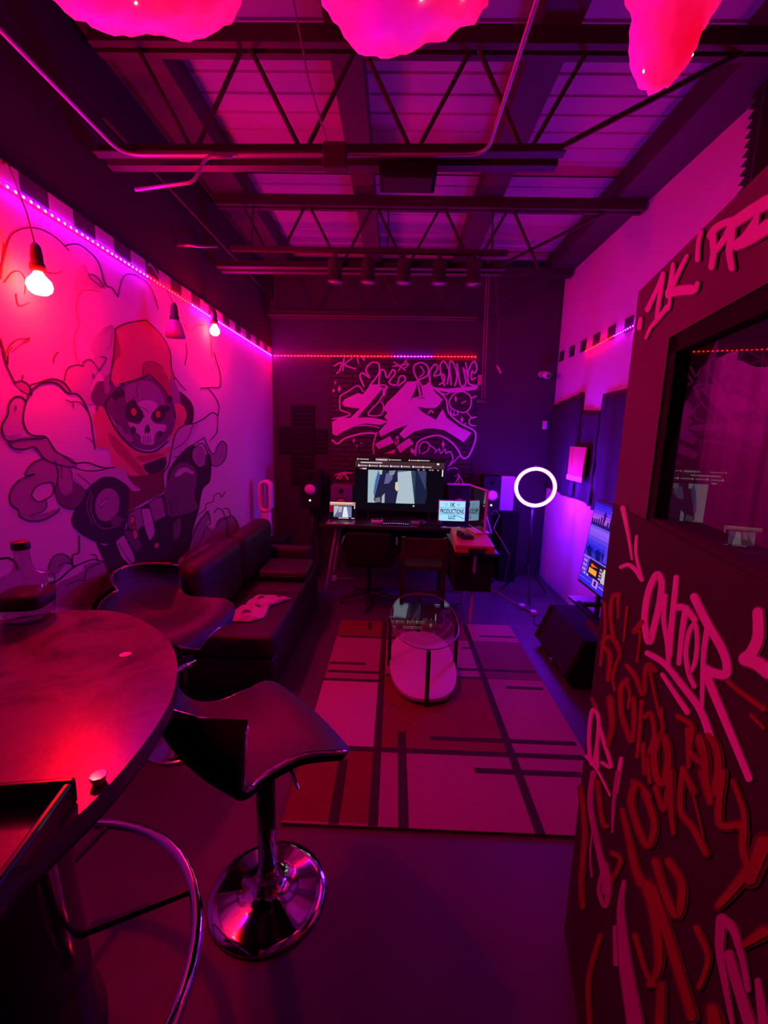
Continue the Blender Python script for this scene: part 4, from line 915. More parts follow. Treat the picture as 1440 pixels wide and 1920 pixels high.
# ================================================================== BAR TABLE, STOOLS
M_MARBLE = bpy.data.materials.new('marble_top'); M_MARBLE.use_nodes = True
nt = M_MARBLE.node_tree; bs = nt.nodes['Principled BSDF']; tc = nt.nodes.new('ShaderNodeTexCoord'); nz = nt.nodes.new('ShaderNodeTexNoise'); nz.inputs['Scale'].default_value = 3.5; nz.inputs['Detail'].default_value = 7; nz.inputs['Distortion'].default_value = 1.6
rp = nt.nodes.new('ShaderNodeValToRGB'); rp.color_ramp.elements[0].position = 0.40; rp.color_ramp.elements[0].color = (0.06, 0.035, 0.038, 1); rp.color_ramp.elements[1].position = 0.56; rp.color_ramp.elements[1].color = (0.17, 0.10, 0.105, 1)
nt.links.new(tc.outputs['Object'], nz.inputs['Vector']); nt.links.new(nz.outputs['Fac'], rp.inputs[0]); nt.links.new(rp.outputs[0], bs.inputs['Base Color']); bs.inputs['Roughness'].default_value = 0.26
bt = thing('bar_table', 'round ended marble bar table with black base and chrome foot rail', 'bar table', (-0.93, 0.80, 0))
cx, cy = -0.93, 0.80
outl = [(-0.923,1.302),(-0.86,1.293),(-0.794,1.266),(-0.694,1.199),(-0.603,1.114),(-0.53,1.009),(-0.477,0.89),(-0.455,0.80),(-0.446,0.70),(-0.450,0.60),(-0.468,0.50),(-0.478,0.40),(-0.48,0.0),(-0.48,-0.45)]
right = [(x-cx, y-cy) for x, y in outl]; left = [(-x, y) for x, y in reversed(right[1:])]
ring = catmull(list(reversed(right))+[(-x, y) for x, y in right[1:]], 4, False)
mb = MB().prism(ring, TABLE_Z-0.035, TABLE_Z); mb.build('table_top', M_MARBLE, bt)
k = len(ring); mb = MB(); inner = [(x*0.985, y*0.985) for x, y in ring]
mb.prism(inner, TABLE_Z-0.05, TABLE_Z-0.0355); mb.build('under_edge', M_BLACK, bt)
MB().lathe([(0.26, 0.0), (0.27, 0.02), (0.25, 0.06), (0.23, 0.5), (0.25, 0.98), (0.27, 0.999)], 40, (-0.06, 0.02, 0)).build('pedestal', M_GLOSSBLACK, bt, True)
MB().bb((-0.28, -1.2, 0.0), (0.16, -0.2, 0.998)).build('cabinet', M_GLOSSBLACK, bt, False, 0.01)
rail = [(0.465*math.cos(a), 0.465*math.sin(a)-0.0, 0.30) for a in [math.radians(100-i*6) for i in range(20)]] + [(0.465+0.02, -0.3, 0.30), (0.47, -0.7, 0.30), (0.45, -1.1, 0.30)]
MB().tube(rail, 0.017, 14).build('foot_rail', M_CHROME, bt, True)
for a in (90, 35, -20):
    c_, s_ = math.cos(math.radians(a)), math.sin(math.radians(a)); MB().tube([(0.2*c_-0.05, 0.2*s_+0.01, 0.30), (0.462*c_, 0.462*s_, 0.30)], 0.010, 10).build('rail_bracket', M_BLACK, bt)

def make_stool(label, loc, rz, seat_z):
    t = thing('bar_stool', label, 'bar stool', loc, rz, 'curved bar stools around the table')
    # seat shell: faces local +Y, back at -Y
    prof = catmull([(-0.30,0.235),(-0.285,0.17),(-0.245,0.085),(-0.165,0.022),(-0.08,0.0),(0.03,0.004),(0.12,0.012),(0.185,-0.004),(0.215,-0.04)], 4)
    wid = catmull([(0.21,),(0.268,),(0.275,),(0.24,),(0.205,),(0.21,),(0.245,),(0.23,),(0.14,)], 4)
    nP = len(prof); nS = 16; top, bot = [], []
    for i in range(nP):
        f, z = prof[i]; w = wid[i][0]; t_ = i/(nP-1)
        back = max(0, 1 - t_/0.42); front = max(0, (t_-0.6)/0.4)
        for j in range(nS+1):
            s_ = -1 + 2*j/nS
            x = s_*w; y = f + back*0.155*s_*s_; zz = z + 0.035*s_*s_*(1-front) - back*0.075*s_*s_ - front*0.035*s_*s_
            top.append(Vector((x, y, zz)))
    cols = nS+1
    def idx(i, j): return i*cols + j
    nrm = []
    for i in range(nP):
        for j in range(cols):
            du = top[idx(min(i+1, nP-1), j)] - top[idx(max(i-1, 0), j)]; dv_ = top[idx(i, min(j+1, nS))] - top[idx(i, max(j-1, 0))]
            nrm.append(dv_.cross(du).normalized())
    up = 1 if nrm[idx(nP//2, nS//2)].z > 0 else -1
    bot = [p_ - n_*(0.035*up) for p_, n_ in zip(top, nrm)]
    fs = []
    for i in range(nP-1):
        for j in range(nS): fs.append((idx(i, j), idx(i, j+1), idx(i+1, j+1), idx(i+1, j)))
    off = Vector((0, 0, seat_z))
    MB().add([p_+off for p_ in top], fs).build('seat_pad', M_LEATHER, t, True)
    per = [(i, 0) for i in range(nP)] + [(nP-1, j) for j in range(1, nS+1)] + [(i, nS) for i in range(nP-2, -1, -1)] + [(0, j) for j in range(nS-1, 0, -1)]
    mb = MB().add([p_+off for p_ in bot], [tuple(reversed(f_)) for f_ in fs])
    k0 = len(mb.v); mb.v += [tuple(top[idx(*q)]+off) for q in per] + [tuple(bot[idx(*q)]+off) for q in per]; n_ = len(per)
    mb.f += [(k0+a, k0+n_+a, k0+n_+(a+1) % n_, k0+(a+1) % n_) for a in range(n_)]
    mb.build('seat_shell', M_RUBBER, t, True)
    MB().tube([(top[idx(*q)]*0.75+bot[idx(*q)]*0.25)+off for q in per], 0.0075, 6, True).build('rim_trim', M_CHROME, t, True)
    zs = seat_z - 0.03
    MB().bb((-0.08, -0.08, zs-0.02), (0.08, 0.08, zs)).build('seat_plate', M_BLACK, t)
    MB().lathe([(0.031, 0.10), (0.033, 0.46), (0.028, 0.465)], 24).build('column', M_GLOSSBLACK, t, True)
    MB().lathe([(0.019, 0.38), (0.019, zs-0.02)], 18).build('gas_piston', M_GLOSSBLACK, t, True)
    MB().lathe([(0.199, 0.0), (0.205, 0.006), (0.2, 0.012), (0.17, 0.019), (0.11, 0.028), (0.065, 0.04), (0.045, 0.055), (0.034, 0.085), (0.031, 0.12)], 56).build('base_disc', M_CHROME, t, True)
    MB().tube([(0.05, 0.02, zs-0.03), (0.13, 0.03, zs-0.055), (0.17, 0.03, zs-0.09)], 0.005, 8).build('height_lever', M_CHROME, t)
    return t
make_stool('nearest black bar stool with chrome rim and shiny disc base', (-0.407, 1.307, 0), math.radians(-48), 0.645)
make_stool('farther black bar stool on the mural side of the sofa front', (-1.08, 2.09, 0), math.radians(-100), 0.68)

# bottle, glass, tray, bowl, coin on the bar table
M_CAP = mat('bottle_cap', (0.03, 0.02, 0.025), 0.5); M_LAB = mat('bottle_label', (0.03, 0.02, 0.03), 0.6)
bo_ = thing('liquor_bottle', 'large square clear liquor bottle with black label and cap', 'bottle', (-1.085, 1.225, TABLE_Z), math.radians(12))
bo_.scale = (0.9, 0.9, 0.82)
def sq(r, n=24, e=0.45): return [(r*math.copysign(abs(math.cos(2*PI*i/n))**e, math.cos(2*PI*i/n)), r*math.copysign(abs(math.sin(2*PI*i/n))**e, math.sin(2*PI*i/n))) for i in range(n)]
def loft(mb, secs):
    k = len(mb.v); n = len(secs[0][0])
    for pl_, z in secs: mb.v += [(x, y, z) for x, y in pl_]
    for i in range(len(secs)-1):
        for j in range(n): mb.f.append((k+i*n+j, k+i*n+(j+1) % n, k+(i+1)*n+(j+1) % n, k+(i+1)*n+j))
    mb.f.append(tuple(k+j for j in reversed(range(n)))); mb.f.append(tuple(k+(len(secs)-1)*n+j for j in range(n))); return mb
loft(MB(), [(sq(0.056), 0), (sq(0.062), 0.012), (sq(0.068), 0.10), (sq(0.070), 0.148), (sq(0.060, e=0.55), 0.165), (sq(0.034, e=0.8), 0.178), (sq(0.024, e=1), 0.20), (sq(0.020, e=1), 0.262)]).build('bottle_glass', M_BOTTLE, bo_, True)
loft(MB(), [(sq(0.0655), 0.055), (sq(0.0698), 0.103)]).build('label_band', M_LAB, bo_, True)
loft(MB(), [(sq(0.05), 0.006), (sq(0.056), 0.03)]).build('liquid', M_SMOKE, bo_, True)
MB().lathe([(0.025, 0.262), (0.026, 0.264), (0.026, 0.288), (0.024, 0.290)], 20).build('cap', M_CAP, bo_, True)
jg = thing('snifter_glass', 'frosted round glass at the left edge of the bar table', 'glass', (-1.14, 1.09, TABLE_Z))
MB().lathe([(0.03, 0.0), (0.032, 0.006), (0.02, 0.012), (0.042, 0.03), (0.056, 0.065), (0.05, 0.10), (0.043, 0.125)], 28).build('bowl', M_BOTTLE, jg, True)
bm = bmesh.new(); bmesh.ops.create_icosphere(bm, subdivisions=3, radius=0.04)
for v in bm.verts: v.co = v.co*(1 + 0.12*noise.noise(v.co*60)) + Vector((0, 0, 0.062))
me = bpy.data.meshes.new('crushed_ice'); bm.to_mesh(me); bm.free(); obj('crushed_ice', me, mat('ice_white', (0.55, 0.5, 0.56), 0.4, bump=0.5, scale=60), jg, True)
ty_ = thing('serving_tray', 'black rimmed tray with marbled bottom on the near end of the table', 'tray', (-0.632, 0.368, TABLE_Z+0.001), math.radians(9))
MB().bb((-0.185, -0.185, 0), (0.185, 0.185, 0.006)).build('tray_bottom', M_MARBLE, ty_)
for a, b in (((-0.19, 0.178, 0), (0.19, 0.19, 0.042)), ((-0.19, -0.19, 0), (0.19, -0.178, 0.042)), ((0.178, -0.178, 0), (0.19, 0.178, 0.042)), ((-0.19, -0.178, 0), (-0.178, 0.178, 0.042))):
    MB().bb(a, b).build('tray_rim', M_GLOSSBLACK, ty_, False, 0.004)
ab = thing('glass_bowl', 'small greenish glass bowl standing in the tray', 'bowl', (-0.535, 0.45, TABLE_Z+0.008))
M_GRN = mat('green_glaze', (0.16, 0.2, 0.1), 0.2, var=0.3, coat=0.5)
MB().lathe([(0.022, 0.0), (0.03, 0.003), (0.042, 0.018), (0.046, 0.034), (0.042, 0.034), (0.036, 0.018), (0.012, 0.008)], 28).build('bowl', M_GRN, ab, True); MB().lathe([(0.044, 0.033), (0.047, 0.036), (0.044, 0.038)], 28).build('rim', M_CHROME, ab, True)
rg = thing('tealight_cup', 'small red glass cup at the corner of the tray', 'candle cup', (-0.4675, 0.622, TABLE_Z))
rg.scale = (0.75, 0.75, 0.6)
MB().lathe([(0.011, 0.0), (0.013, 0.002), (0.018, 0.022), (0.016, 0.022), (0.011, 0.005)], 8).build('cup', mat('red_glass', (0.8, 0.04, 0.03), 0.08, coat=1.0), rg); MB().lathe([(0.0165, 0.0215), (0.019, 0.0225), (0.0165, 0.0235)], 8).build('rim', M_CHROME, rg)
tag(MB().lathe([(0.012, 0.0), (0.0135, 0.0006), (0.0135, 0.0016), (0.0125, 0.0022), (0.0105, 0.0018)], 28, (-0.674, 1.031, TABLE_Z)).build('coin', mat('worn_coin', (0.85, 0.7, 0.72), 0.35, 0.6, bump=0.4, scale=200)), 'shiny coin lying alone on the bar table', 'coin')

# ================================================================== PRODUCTION DESK
dk = thing('desk', 'long black desk on trestle legs below the graffiti', 'desk', (0, 4.72, 0))
DZ = 0.70
MB().bb((-0.76, -0.30, DZ-0.035), (0.90, 0.36, DZ)).build('desk_top', M_BLACK, dk, False, 0.004)
M_LEGW = mat('pale_metal_leg', (0.5, 0.46, 0.5), 0.4, 0.2)
for x in (-0.66, 0.78):
    for y in (-0.26, 0.32): MB().tube([(x+0.07, y*0.8, DZ-0.035), (x-0.035, y, 0.0)], 0.014, 8).build('leg', M_LEGW, dk)
    MB().tube([(x+0.055, -0.2, DZ-0.1), (x+0.055, 0.25, DZ-0.1)], 0.01, 8).build('stretcher', M_LEGW, dk)
MB().bb((-0.6, 0.30, 0.30), (0.75, 0.32, DZ-0.036)).build('modesty_panel', M_RUBBER, dk)

def screen_item(parent, o, ux, uz, n, pts, rgb, st, lay, name='picture_patch'):
    o, ux, uz, n = Vector(o), Vector(ux), Vector(uz), Vector(n)
    key = 'screen_%d_%d_%d_%d' % (rgb[0]*255, rgb[1]*255, rgb[2]*255, st*100)
    vs = [o + ux*u + uz*(1-v) + n*(0.0006 + 0.0002*lay) for u, v in pts]
    MB().add(vs, [tuple(range(len(vs)))]).build(name, emit(key, tuple(max(0.0008, c) for c in rgb), st, False), parent)
R4 = lambda a, b, c, d: [(a, b), (c, b), (c, d), (a, d)]

# big television showing a browser window
tv = thing('television', 'large flat television showing a video in a browser on the desk', 'television', (0.055, 4.86, DZ+0.001))
TW, TH = 1.0, 0.60
MB().bb((-TW/2, 0, 0.085), (TW/2, 0.045, 0.085+TH)).build('bezel', M_BLACK, tv, False, 0.004)
for x in (-0.34, 0.34): MB().bar((x, -0.08, 0.008), (x, 0.12, 0.008), 0.02, 0.015).build('foot', M_BLACK, tv)
for x in (-0.34, 0.34): MB().bb((x-0.01, 0.01, 0.01), (x+0.01, 0.035, 0.09)).build('neck', M_BLACK, tv)
so, sx, sz, sn = (-TW/2+0.012, -0.0005, 0.085+0.014), (TW-0.024, 0, 0), (0, 0, TH-0.026), (0, -1, 0)
sc_ = MB().add([Vector(so), Vector(so)+Vector(sx), Vector(so)+Vector(sx)+Vector(sz), Vector(so)+Vector(sz)], [(0, 1, 2, 3)]).build('screen', emit('screen_dark', (0.004, 0.0025, 0.007), 1.0, False), tv)
def ti(pts, rgb, st=1.0, lay=1, name='picture_patch'): screen_item(tv, so, sx, sz, sn, pts, rgb, st, lay, name)
ti(R4(0, 0, 1, 0.07), (0.010, 0.004, 0.008)); ti(R4(0, 0.07, 1, 0.19), (0.055, 0.022, 0.032))
r = random.Random(3)
for u in (0.04, 0.25, 0.40, 0.62, 0.72):
    ti(R4(u, 0.028, u+0.11, 0.045), (0.55, 0.42, 0.46), 1, 2, 'tab_title'); ti(R4(u-0.022, 0.022, u-0.008, 0.05), (1, 0.5, 0.5), 1, 2, 'tab_icon')
ti(R4(0.235, 0.008, 0.37, 0.066), (0.16, 0.08, 0.1), 1, 2, 'tab'); ti(R4(0.25, 0.028, 0.35, 0.047), (0.8, 0.6, 0.65), 1, 3, 'tab_title')
ti(R4(0.06, 0.088, 0.30, 0.108), (0.75, 0.55, 0.62), 1, 2, 'address'); ti(R4(0.915, 0.08, 0.94, 0.115), (0.9, 0.75, 0.85), 1, 2, 'profile_icon')
for u in (0.05, 0.17, 0.29, 0.41, 0.53, 0.66, 0.77):
    ti(R4(u, 0.148, u+0.085, 0.168), (0.55, 0.38, 0.45), 1, 2, 'bookmark'); ti(R4(u-0.018, 0.140, u-0.004, 0.174), (1, 0.8, 0.85), 1, 2, 'bookmark_icon')
ti(R4(0.05, 0.205, 0.075, 0.225), (1, 0.02, 0.05), 1, 2, 'red_logo'); ti(R4(0.08, 0.205, 0.125, 0.225), (0.9, 0.75, 0.85), 1, 2, 'logo_text')
for u in (0.70, 0.76, 0.83, 0.86, 0.92): ti(R4(u, 0.205, u+0.02, 0.222), (0.6, 0.4, 0.5), 1, 2, 'icon')
ti(R4(0.975, 0.20, 0.988, 0.33), (0.9, 0.75, 0.85), 1, 2, 'scroll_bar')
V0, V1 = 0.235, 0.87
def vid(pts, rgb, lay): ti([(0.145 + u*0.535, V0 + v*(V1-V0)) for u, v in pts], rgb, 1.0, lay)
vid(R4(0, 0, 1.0, 1), (0.10, 0.17, 0.26), 2)
vid([(0,0),(0.22,0),(0.16,0.3),(0.12,0.7),(0.18,1),(0,1)], (0.36, 0.50, 0.56), 3)
vid([(0.20,0),(0.30,0),(0.26,0.2),(0.2,0.5),(0.13,0.8),(0.12,0.5),(0.16,0.2)], (0.06, 0.12, 0.38), 3)
vid([(0.28,0),(0.62,0),(0.66,0.5),(0.62,1),(0.16,1),(0.13,0.9),(0.2,0.5)], (0.015, 0.014, 0.055), 4)
vid([(0.22,0),(0.30,0),(0.29,0.14),(0.24,0.12)], (0.45, 0.5, 0.52), 5)
vid([(0.38,0.1),(0.50,0.05),(0.52,0.25),(0.44,0.4),(0.34,0.42)], (0.12, 0.12, 0.30), 5)
vid([(0.44,0.02),(0.58,0),(0.54,0.14),(0.46,0.16)], (0.25, 0.25, 0.30), 6)
vid([(0.62,0.06),(0.90,0.0),(1.0,1),(0.60,1),(0.64,0.6)], (0.42, 0.52, 0.60), 5)
vid([(0.58,0.36),(0.64,0.34),(0.66,0.58),(0.61,0.63),(0.575,0.55)], (0.62, 0.60, 0.42), 6)
vid([(0.16,0.86),(0.26,0.82),(0.28,0.97),(0.16,1)], (0.16, 0.17, 0.18), 6); vid([(0.30,0.8),(0.36,0.7),(0.36,1),(0.30,1)], (0.4, 0.44, 0.5), 6)
ti([(0.62, V0), (0.78, V0), (0.82, V1-0.2), (0.80, V1), (0.68, V1)], (0.012, 0.015, 0.05), 1, 2); ti([(0.70, V0), (0.80, V0), (0.80, 0.6)], (0.045, 0.05, 0.14), 1, 3)
ti(R4(0.66, 0.90, 0.68, 0.93), (0.5, 0.5, 0.5), 1, 3)

# laptop on the desk corner
lp_ = thing('laptop', 'open laptop mirroring the video at the left end of the desk', 'laptop', (-0.545, 4.50, DZ))
MB().bb((-0.145, -0.08, 0.0), (0.145, 0.115, 0.014)).build('base', mat('laptop_grey', (0.42, 0.38, 0.42), 0.35, 0.4), lp_, False, 0.003)
for i in range(4):
    for j in range(10): MB().bb((-0.12+j*0.0245, 0.0+i*0.024, 0.014), (-0.10+j*0.0245, 0.02+i*0.024, 0.0165)).build('key', M_BLACK, lp_)
MB().bb((-0.045, -0.07, 0.0138), (0.045, -0.015, 0.0148)).build('touchpad', M_BLACK, lp_)
tl = Matrix.Rotation(math.radians(-8), 3, 'X')
ld = MB().box(Vector((0, 0.118, 0.014)) + tl @ Vector((0, 0.004, 0.1)), (0.29, 0.007, 0.2), tl).build('lid', M_BLACK, lp_, False, 0.002)
lo = Vector((-0.136, 0.117, 0.014)) + tl @ Vector((0, 0.0, 0.012)); lx = Vector((0.272, 0, 0)); lz = tl @ Vector((0, 0, 0.18)); ln = tl @ Vector((0, -1, 0))
MB().add([lo, lo+lx, lo+lx+lz, lo+lz], [(0, 1, 2, 3)]).build('screen', emit('screen_dark', (0.004, 0.0025, 0.007)), lp_)
def li(pts, rgb, lay=1, nm='picture_patch'): screen_item(lp_, lo, lx, lz, ln, pts, rgb, 1.0, lay, nm)
li(R4(0, 0, 1, 0.2), (0.55, 0.28, 0.22), 1, 'browser_bar'); li(R4(0.02, 0.02, 0.9, 0.09), (0.9, 0.62, 0.55), 2, 'browser_bar'); li(R4(0, 0.22, 0.13, 0.6), (0.35, 0.0, 0.03), 1)
li(R4(0.16, 0.24, 0.86, 0.9), (0.13, 0.13, 0.26), 1); li([(0.16,0.24),(0.36,0.24),(0.30,0.55),(0.16,0.9)], (0.45, 0.48, 0.62), 2); li([(0.55,0.3),(0.66,0.26),(0.74,0.9),(0.50,0.9)], (0.75, 0.82, 0.85), 2); li([(0.36,0.28),(0.5,0.26),(0.46,0.6),(0.34,0.62)], (0.5, 0.42, 0.5), 2); li([(0.66,0.3),(0.86,0.3),(0.86,0.9),(0.76,0.9)], (0.2, 0.2, 0.42), 2)
li(R4(0.35, 0.93, 0.75, 0.97), (0.8, 0.7, 0.75), 1); li(R4(0.85, 0.93, 0.98, 0.97), (0.7, 0.6, 0.7), 1); li(R4(0.96, 0.2, 0.99, 0.38), (0.9, 0.8, 0.9), 2, 'scroll_bar')

# studio speakers: two on the desk, two on floor stands
M_CONE = mat('speaker_cone', (0.85, 0.62, 0.66), 0.5, var=0.05); M_CAB = mat('speaker_cabinet', (0.012, 0.011, 0.014), 0.6, spec=0.2)
def speaker(label, loc, w, h, d, cone_r, cone_z, cone_m, led=None, stand=0.0, body=None):
    t = thing('studio_speaker', label, 'speaker', loc, 0, 'studio speakers around the desk')
    MB().bb((-w/2, 0, stand), (w/2, d, stand+h)).build('cabinet', body or M_CAB, t, False, 0.008)
    z = stand + cone_z
    MB().lathe([(cone_r*1.22, -0.002), (cone_r*1.22, 0.008), (cone_r, 0.010)], 28, (0, 0, z), 'Y').build('surround', M_RUBBER, t, True)
    MB().lathe([(cone_r, 0.010), (cone_r*0.5, 0.0105), (cone_r*0.32, 0.016), (0.002, 0.018)], 28, (0, 0, z), 'Y').build('cone', cone_m, t, True)
    MB().lathe([(0.026, 0.0), (0.026, 0.006), (0.012, 0.008), (0.010, 0.012), (0.001, 0.013)], 18, (0, 0, stand+h*0.84), 'Y').build('tweeter', M_RUBBER, t, True)
    if led: MB().lathe([(0.010, 0.001), (0.010, 0.006), (0.004, 0.008)], 12, (0.0, 0, stand+led), 'Y').build('power_led', emit('led_white', (2.2, 2.4, 1.7), 1.0, False), t)
    if stand > 0:
        MB().lathe([(0.022, 0.02), (0.022, stand-0.02)], 14, (0, d/2, 0)).build('stand_pole', M_BLACK, t, True)
        MB().bb((-w*0.42, 0.02, stand-0.02), (w*0.42, d-0.02, stand)).build('stand_plate', M_BLACK, t); MB().bb((-0.1, d/2-0.1, 0.0), (0.1, d/2+0.1, 0.022)).build('stand_foot', M_BLACK, t, False, 0.004)
M_CABP = mat('speaker_face_violet', (0.16, 0.13, 0.2), 0.45)
speaker('desk speaker behind the laptop with a red woofer', (-0.58, 4.79, DZ), 0.235, 0.36, 0.24, 0.055, 0.165, mat('red_cone', (0.55, 0.16, 0.14), 0.5), None, 0, M_CABP)
speaker('desk speaker behind the glowing sign', (0.712, 4.80, DZ), 0.25, 0.40, 0.24, 0.06, 0.20, mat('brown_cone', (0.35, 0.16, 0.14), 0.5), None, 0, M_CAB)
speaker('floor standing speaker with pink cone left of the desk', (-0.92, 4.78, 0), 0.23, 0.40, 0.26, 0.062, 0.19, M_CONE, 0.072, 0.82)
speaker('floor standing speaker with pink cone right of the desk', (1.06, 4.78, 0), 0.19, 0.40, 0.26, 0.062, 0.19, M_CONE, 0.085, 0.81)
tb = thing('phone_tripod', 'flat pink tray with a tiny tripod on the right desk speaker', 'tripod', (0.712, 4.87, DZ+0.40))
MB().bb((-0.13, -0.06, 0.001), (0.13, 0.06, 0.013)).build('tray', M_WHITEPL, tb, False, 0.003)
for x in (-0.045, 0.05, 0.0): MB().tube([(x, -0.01 if x else 0.03, 0.013), (0.0, 0.0, 0.10)], 0.004, 6).build('leg', M_WHITEPL, tb)

# lightbox sign
lb = thing('lightbox_sign', 'glowing lightbox sign reading 1K PRODUCTIONS with hearts', 'lightbox', (0.61, 4.56, DZ))
LW, LH = 0.268, 0.208
MB().bb((-LW/2-0.006, 0.0, 0.045), (LW/2+0.006, 0.045, 0.045+LH+0.012)).build('case', M_WHITEPL, lb, False, 0.003)
for x in (-0.09, 0.09): MB().bb((x-0.02, 0.0, 0.0), (x+0.02, 0.045, 0.046)).build('riser', M_BLACK, lb)
fo = Vector((-LW/2, -0.001, 0.051)); fx = Vector((LW, 0, 0)); fz = Vector((0, 0, LH)); fnv = Vector((0, -1, 0))
MB().add([fo, fo+fx, fo+fx+fz, fo+fz], [(0, 1, 2, 3)]).build('light_panel', emit('sign_panel', (0.30, 0.62, 0.86), 1.25, True), lb)
for v in (0.335, 0.665): MB().bb((-LW/2, -0.004, 0.051+LH*v-0.0015), (LW/2, -0.001, 0.051+LH*v+0.0015)).build('letter_rail', mat('rail_blue', (0.1, 0.14, 0.3), 0.5), lb)
M_LETTER = mat('letter_ink', (0.01, 0.012, 0.05), 0.6, var=0.0)
def sign_text(txt, x, z, size, w=None):
    cu_ = bpy.data.curves.new('letters', 'FONT'); cu_.body = txt; cu_.size = size; cu_.align_x = 'CENTER'; cu_.extrude = 0.0006; cu_.offset = size*0.022
    o = bpy.data.objects.new('letters', cu_); COL.objects.link(o); dg = bpy.context.evaluated_depsgraph_get()
    me = bpy.data.meshes.new_from_object(o.evaluated_get(dg)); bpy.data.objects.remove(o)
    xs = [v.co.x for v in me.vertices]; sc = (w/(max(xs)-min(xs))) if w else 1.0
    o = obj('letters', me, M_LETTER, lb); me.materials.clear(); me.materials.append(M_LETTER)
    o.location = (x, -0.0035, z); o.rotation_euler = (PI/2, 0, 0); o.scale = (sc, 1, 1)
sign_text('1K', 0.0, 0.051+LH*0.72, 0.062, 0.05); sign_text('PRODUCTIONS', 0.0, 0.051+LH*0.38, 0.066, 0.245); sign_text('LLC', 0.0, 0.051+LH*0.10, 0.055, 0.07)
for hx in (-0.062, 0.062):
    pts = []
    for i in range(22):
        a = 2*PI*i/22; pts.append((hx + 0.013*(math.sin(a)**3), -0.003, 0.051+LH*0.82 + 0.001*(13*math.cos(a)-5*math.cos(2*a)-2*math.cos(3*a)-math.cos(4*a))))
    MB().tube(pts, 0.0012, 5, True).build('heart', M_LETTER, lb)
MB().tube([(0.02, -0.01, 0.095), (0.05, -0.012, 0.108), (0.09, -0.012, 0.095), (0.125, -0.01, 0.075)], 0.003, 6).build('cord', M_BLACK, lb)

# small desk gear
mx_ = thing('drum_pad', 'small pink drum machine in front of the television', 'drum machine', (-0.172, 4.60, DZ))
MB().bb((-0.06, -0.06, 0), (0.06, 0.07, 0.03)).build('case', M_WHITEPL, mx_, False, 0.004)
for i in range(4):
    for j in range(3): MB().bb((-0.05+i*0.026, -0.02+j*0.026, 0.03), (-0.03+i*0.026, 0.0+j*0.026, 0.036)).build('pad', M_BLACK, mx_)
MB().bb((-0.058, -0.064, 0.012), (0.058, -0.061, 0.026)).build('front_strip', M_WHITEPL, mx_)
kb = thing('midi_keyboard', 'black keyboard with a row of violet lights on the desk', 'keyboard', (0.03, 4.56, DZ))
MB().bb((-0.145, -0.07, 0), (0.145, 0.07, 0.022)).build('case', M_BLACK, kb, False, 0.004)
for i in range(12): MB().box((-0.125+i*0.0225, -0.071, 0.016 + 0.004*math.sin(i/11*PI)), (0.009, 0.003, 0.005)).build('indicator_light', emit('violet_indicator', (0.8, 0.35, 2.2), 1.0, False), kb)
for i in range(14): MB().bb((-0.135+i*0.0195, -0.05, 0.022), (-0.118+i*0.0195, 0.02, 0.027)).build('key', M_RUBBER, kb)
mp = thing('mixer', 'low pink mixer board right of the keyboard', 'mixer', (0.27, 4.60, DZ))
MB().bb((-0.08, -0.06, 0), (0.08, 0.06, 0.025)).build('case', mat('dusky_pink', (0.3, 0.18, 0.25), 0.5), mp, False, 0.004)
for i in range(6): MB().lathe([(0.006, 0.025), (0.005, 0.038)], 8, (-0.065+i*0.026, 0.0, 0)).build('knob', M_RUBBER, mp)
hp = thing('headphones', 'black headphones lying before the glowing sign', 'headphones', (0.38, 4.47, DZ))
MB().tube([(0.09*math.cos(a), 0.07*math.sin(a)+0.0, 0.02) for a in [PI*i/14 for i in range(15)]], 0.010, 8).build('headband', M_BLACK, hp, True)
for x in (-0.09, 0.09): MB().lathe([(0.03, -0.02), (0.036, -0.012), (0.036, 0.012), (0.03, 0.02)], 18, (x, -0.012, 0.037), 'X').build('ear_cup', M_BLACK, hp, True)
np_ = thing('notepad', 'pale sheet of paper on the desk before the sign', 'paper', (0.60, 4.465, DZ))
MB().bb((-0.09, -0.025, 0.0), (0.09, 0.02, 0.004)).build('pages', M_WHITEPL, np_); MB().tube([(-0.05, -0.01, 0.008), (0.06, 0.005, 0.008)], 0.0035, 6).build('pen', M_BLACK, np_)

# side table with red case, keypad and monitor
st = thing('side_table', 'narrow black stand beside the desk under the red case', 'table', (0.70, 3.93, 0))
MB().bb((-0.17, -0.36, 0.645), (0.19, 0.38, 0.67)).build('top', M_BLACK, st, False, 0.004)
for s_ in (-1, 1): MB().tube([(0.0, -0.3*s_, 0.645), (0.02, -0.18*s_, 0.3), (0.0, -0.24*s_, 0.0)], 0.014, 8).build('leg', M_LEGW, st)
MB().bb((-0.16, -0.25, 0.30), (0.16, 0.25, 0.62)).build('lower_box', M_RUBBER, st)
rc = thing('red_case', 'red hard case lying on the black stand by the desk', 'case', (0.70, 3.90, 0.671), math.radians(-4))
MB().bb((-0.16, -0.34, 0), (0.17, 0.40, 0.028)).build('lower_shell', M_REDCASE, rc, False, 0.006); MB().bb((-0.155, -0.335, 0.03), (0.165, 0.395, 0.065)).build('upper_shell', M_REDCASE, rc, False, 0.008)
MB().bb((-0.05, -0.352, 0.0), (0.09, -0.338, 0.045)).build('handle', M_BLACK, rc, False, 0.003)
kp = thing('desk_phone', 'black keypad phone on the red case', 'phone', (0.645, 3.87, 0.7385), math.radians(8))
loft(MB(), [([(-0.055,-0.09),(0.055,-0.09),(0.055,0.09),(-0.055,0.09)], 0.0), ([(-0.05,-0.085),(0.05,-0.085),(0.05,0.088),(-0.05,0.088)], 0.03)]).build('body', M_BLACK, kp)
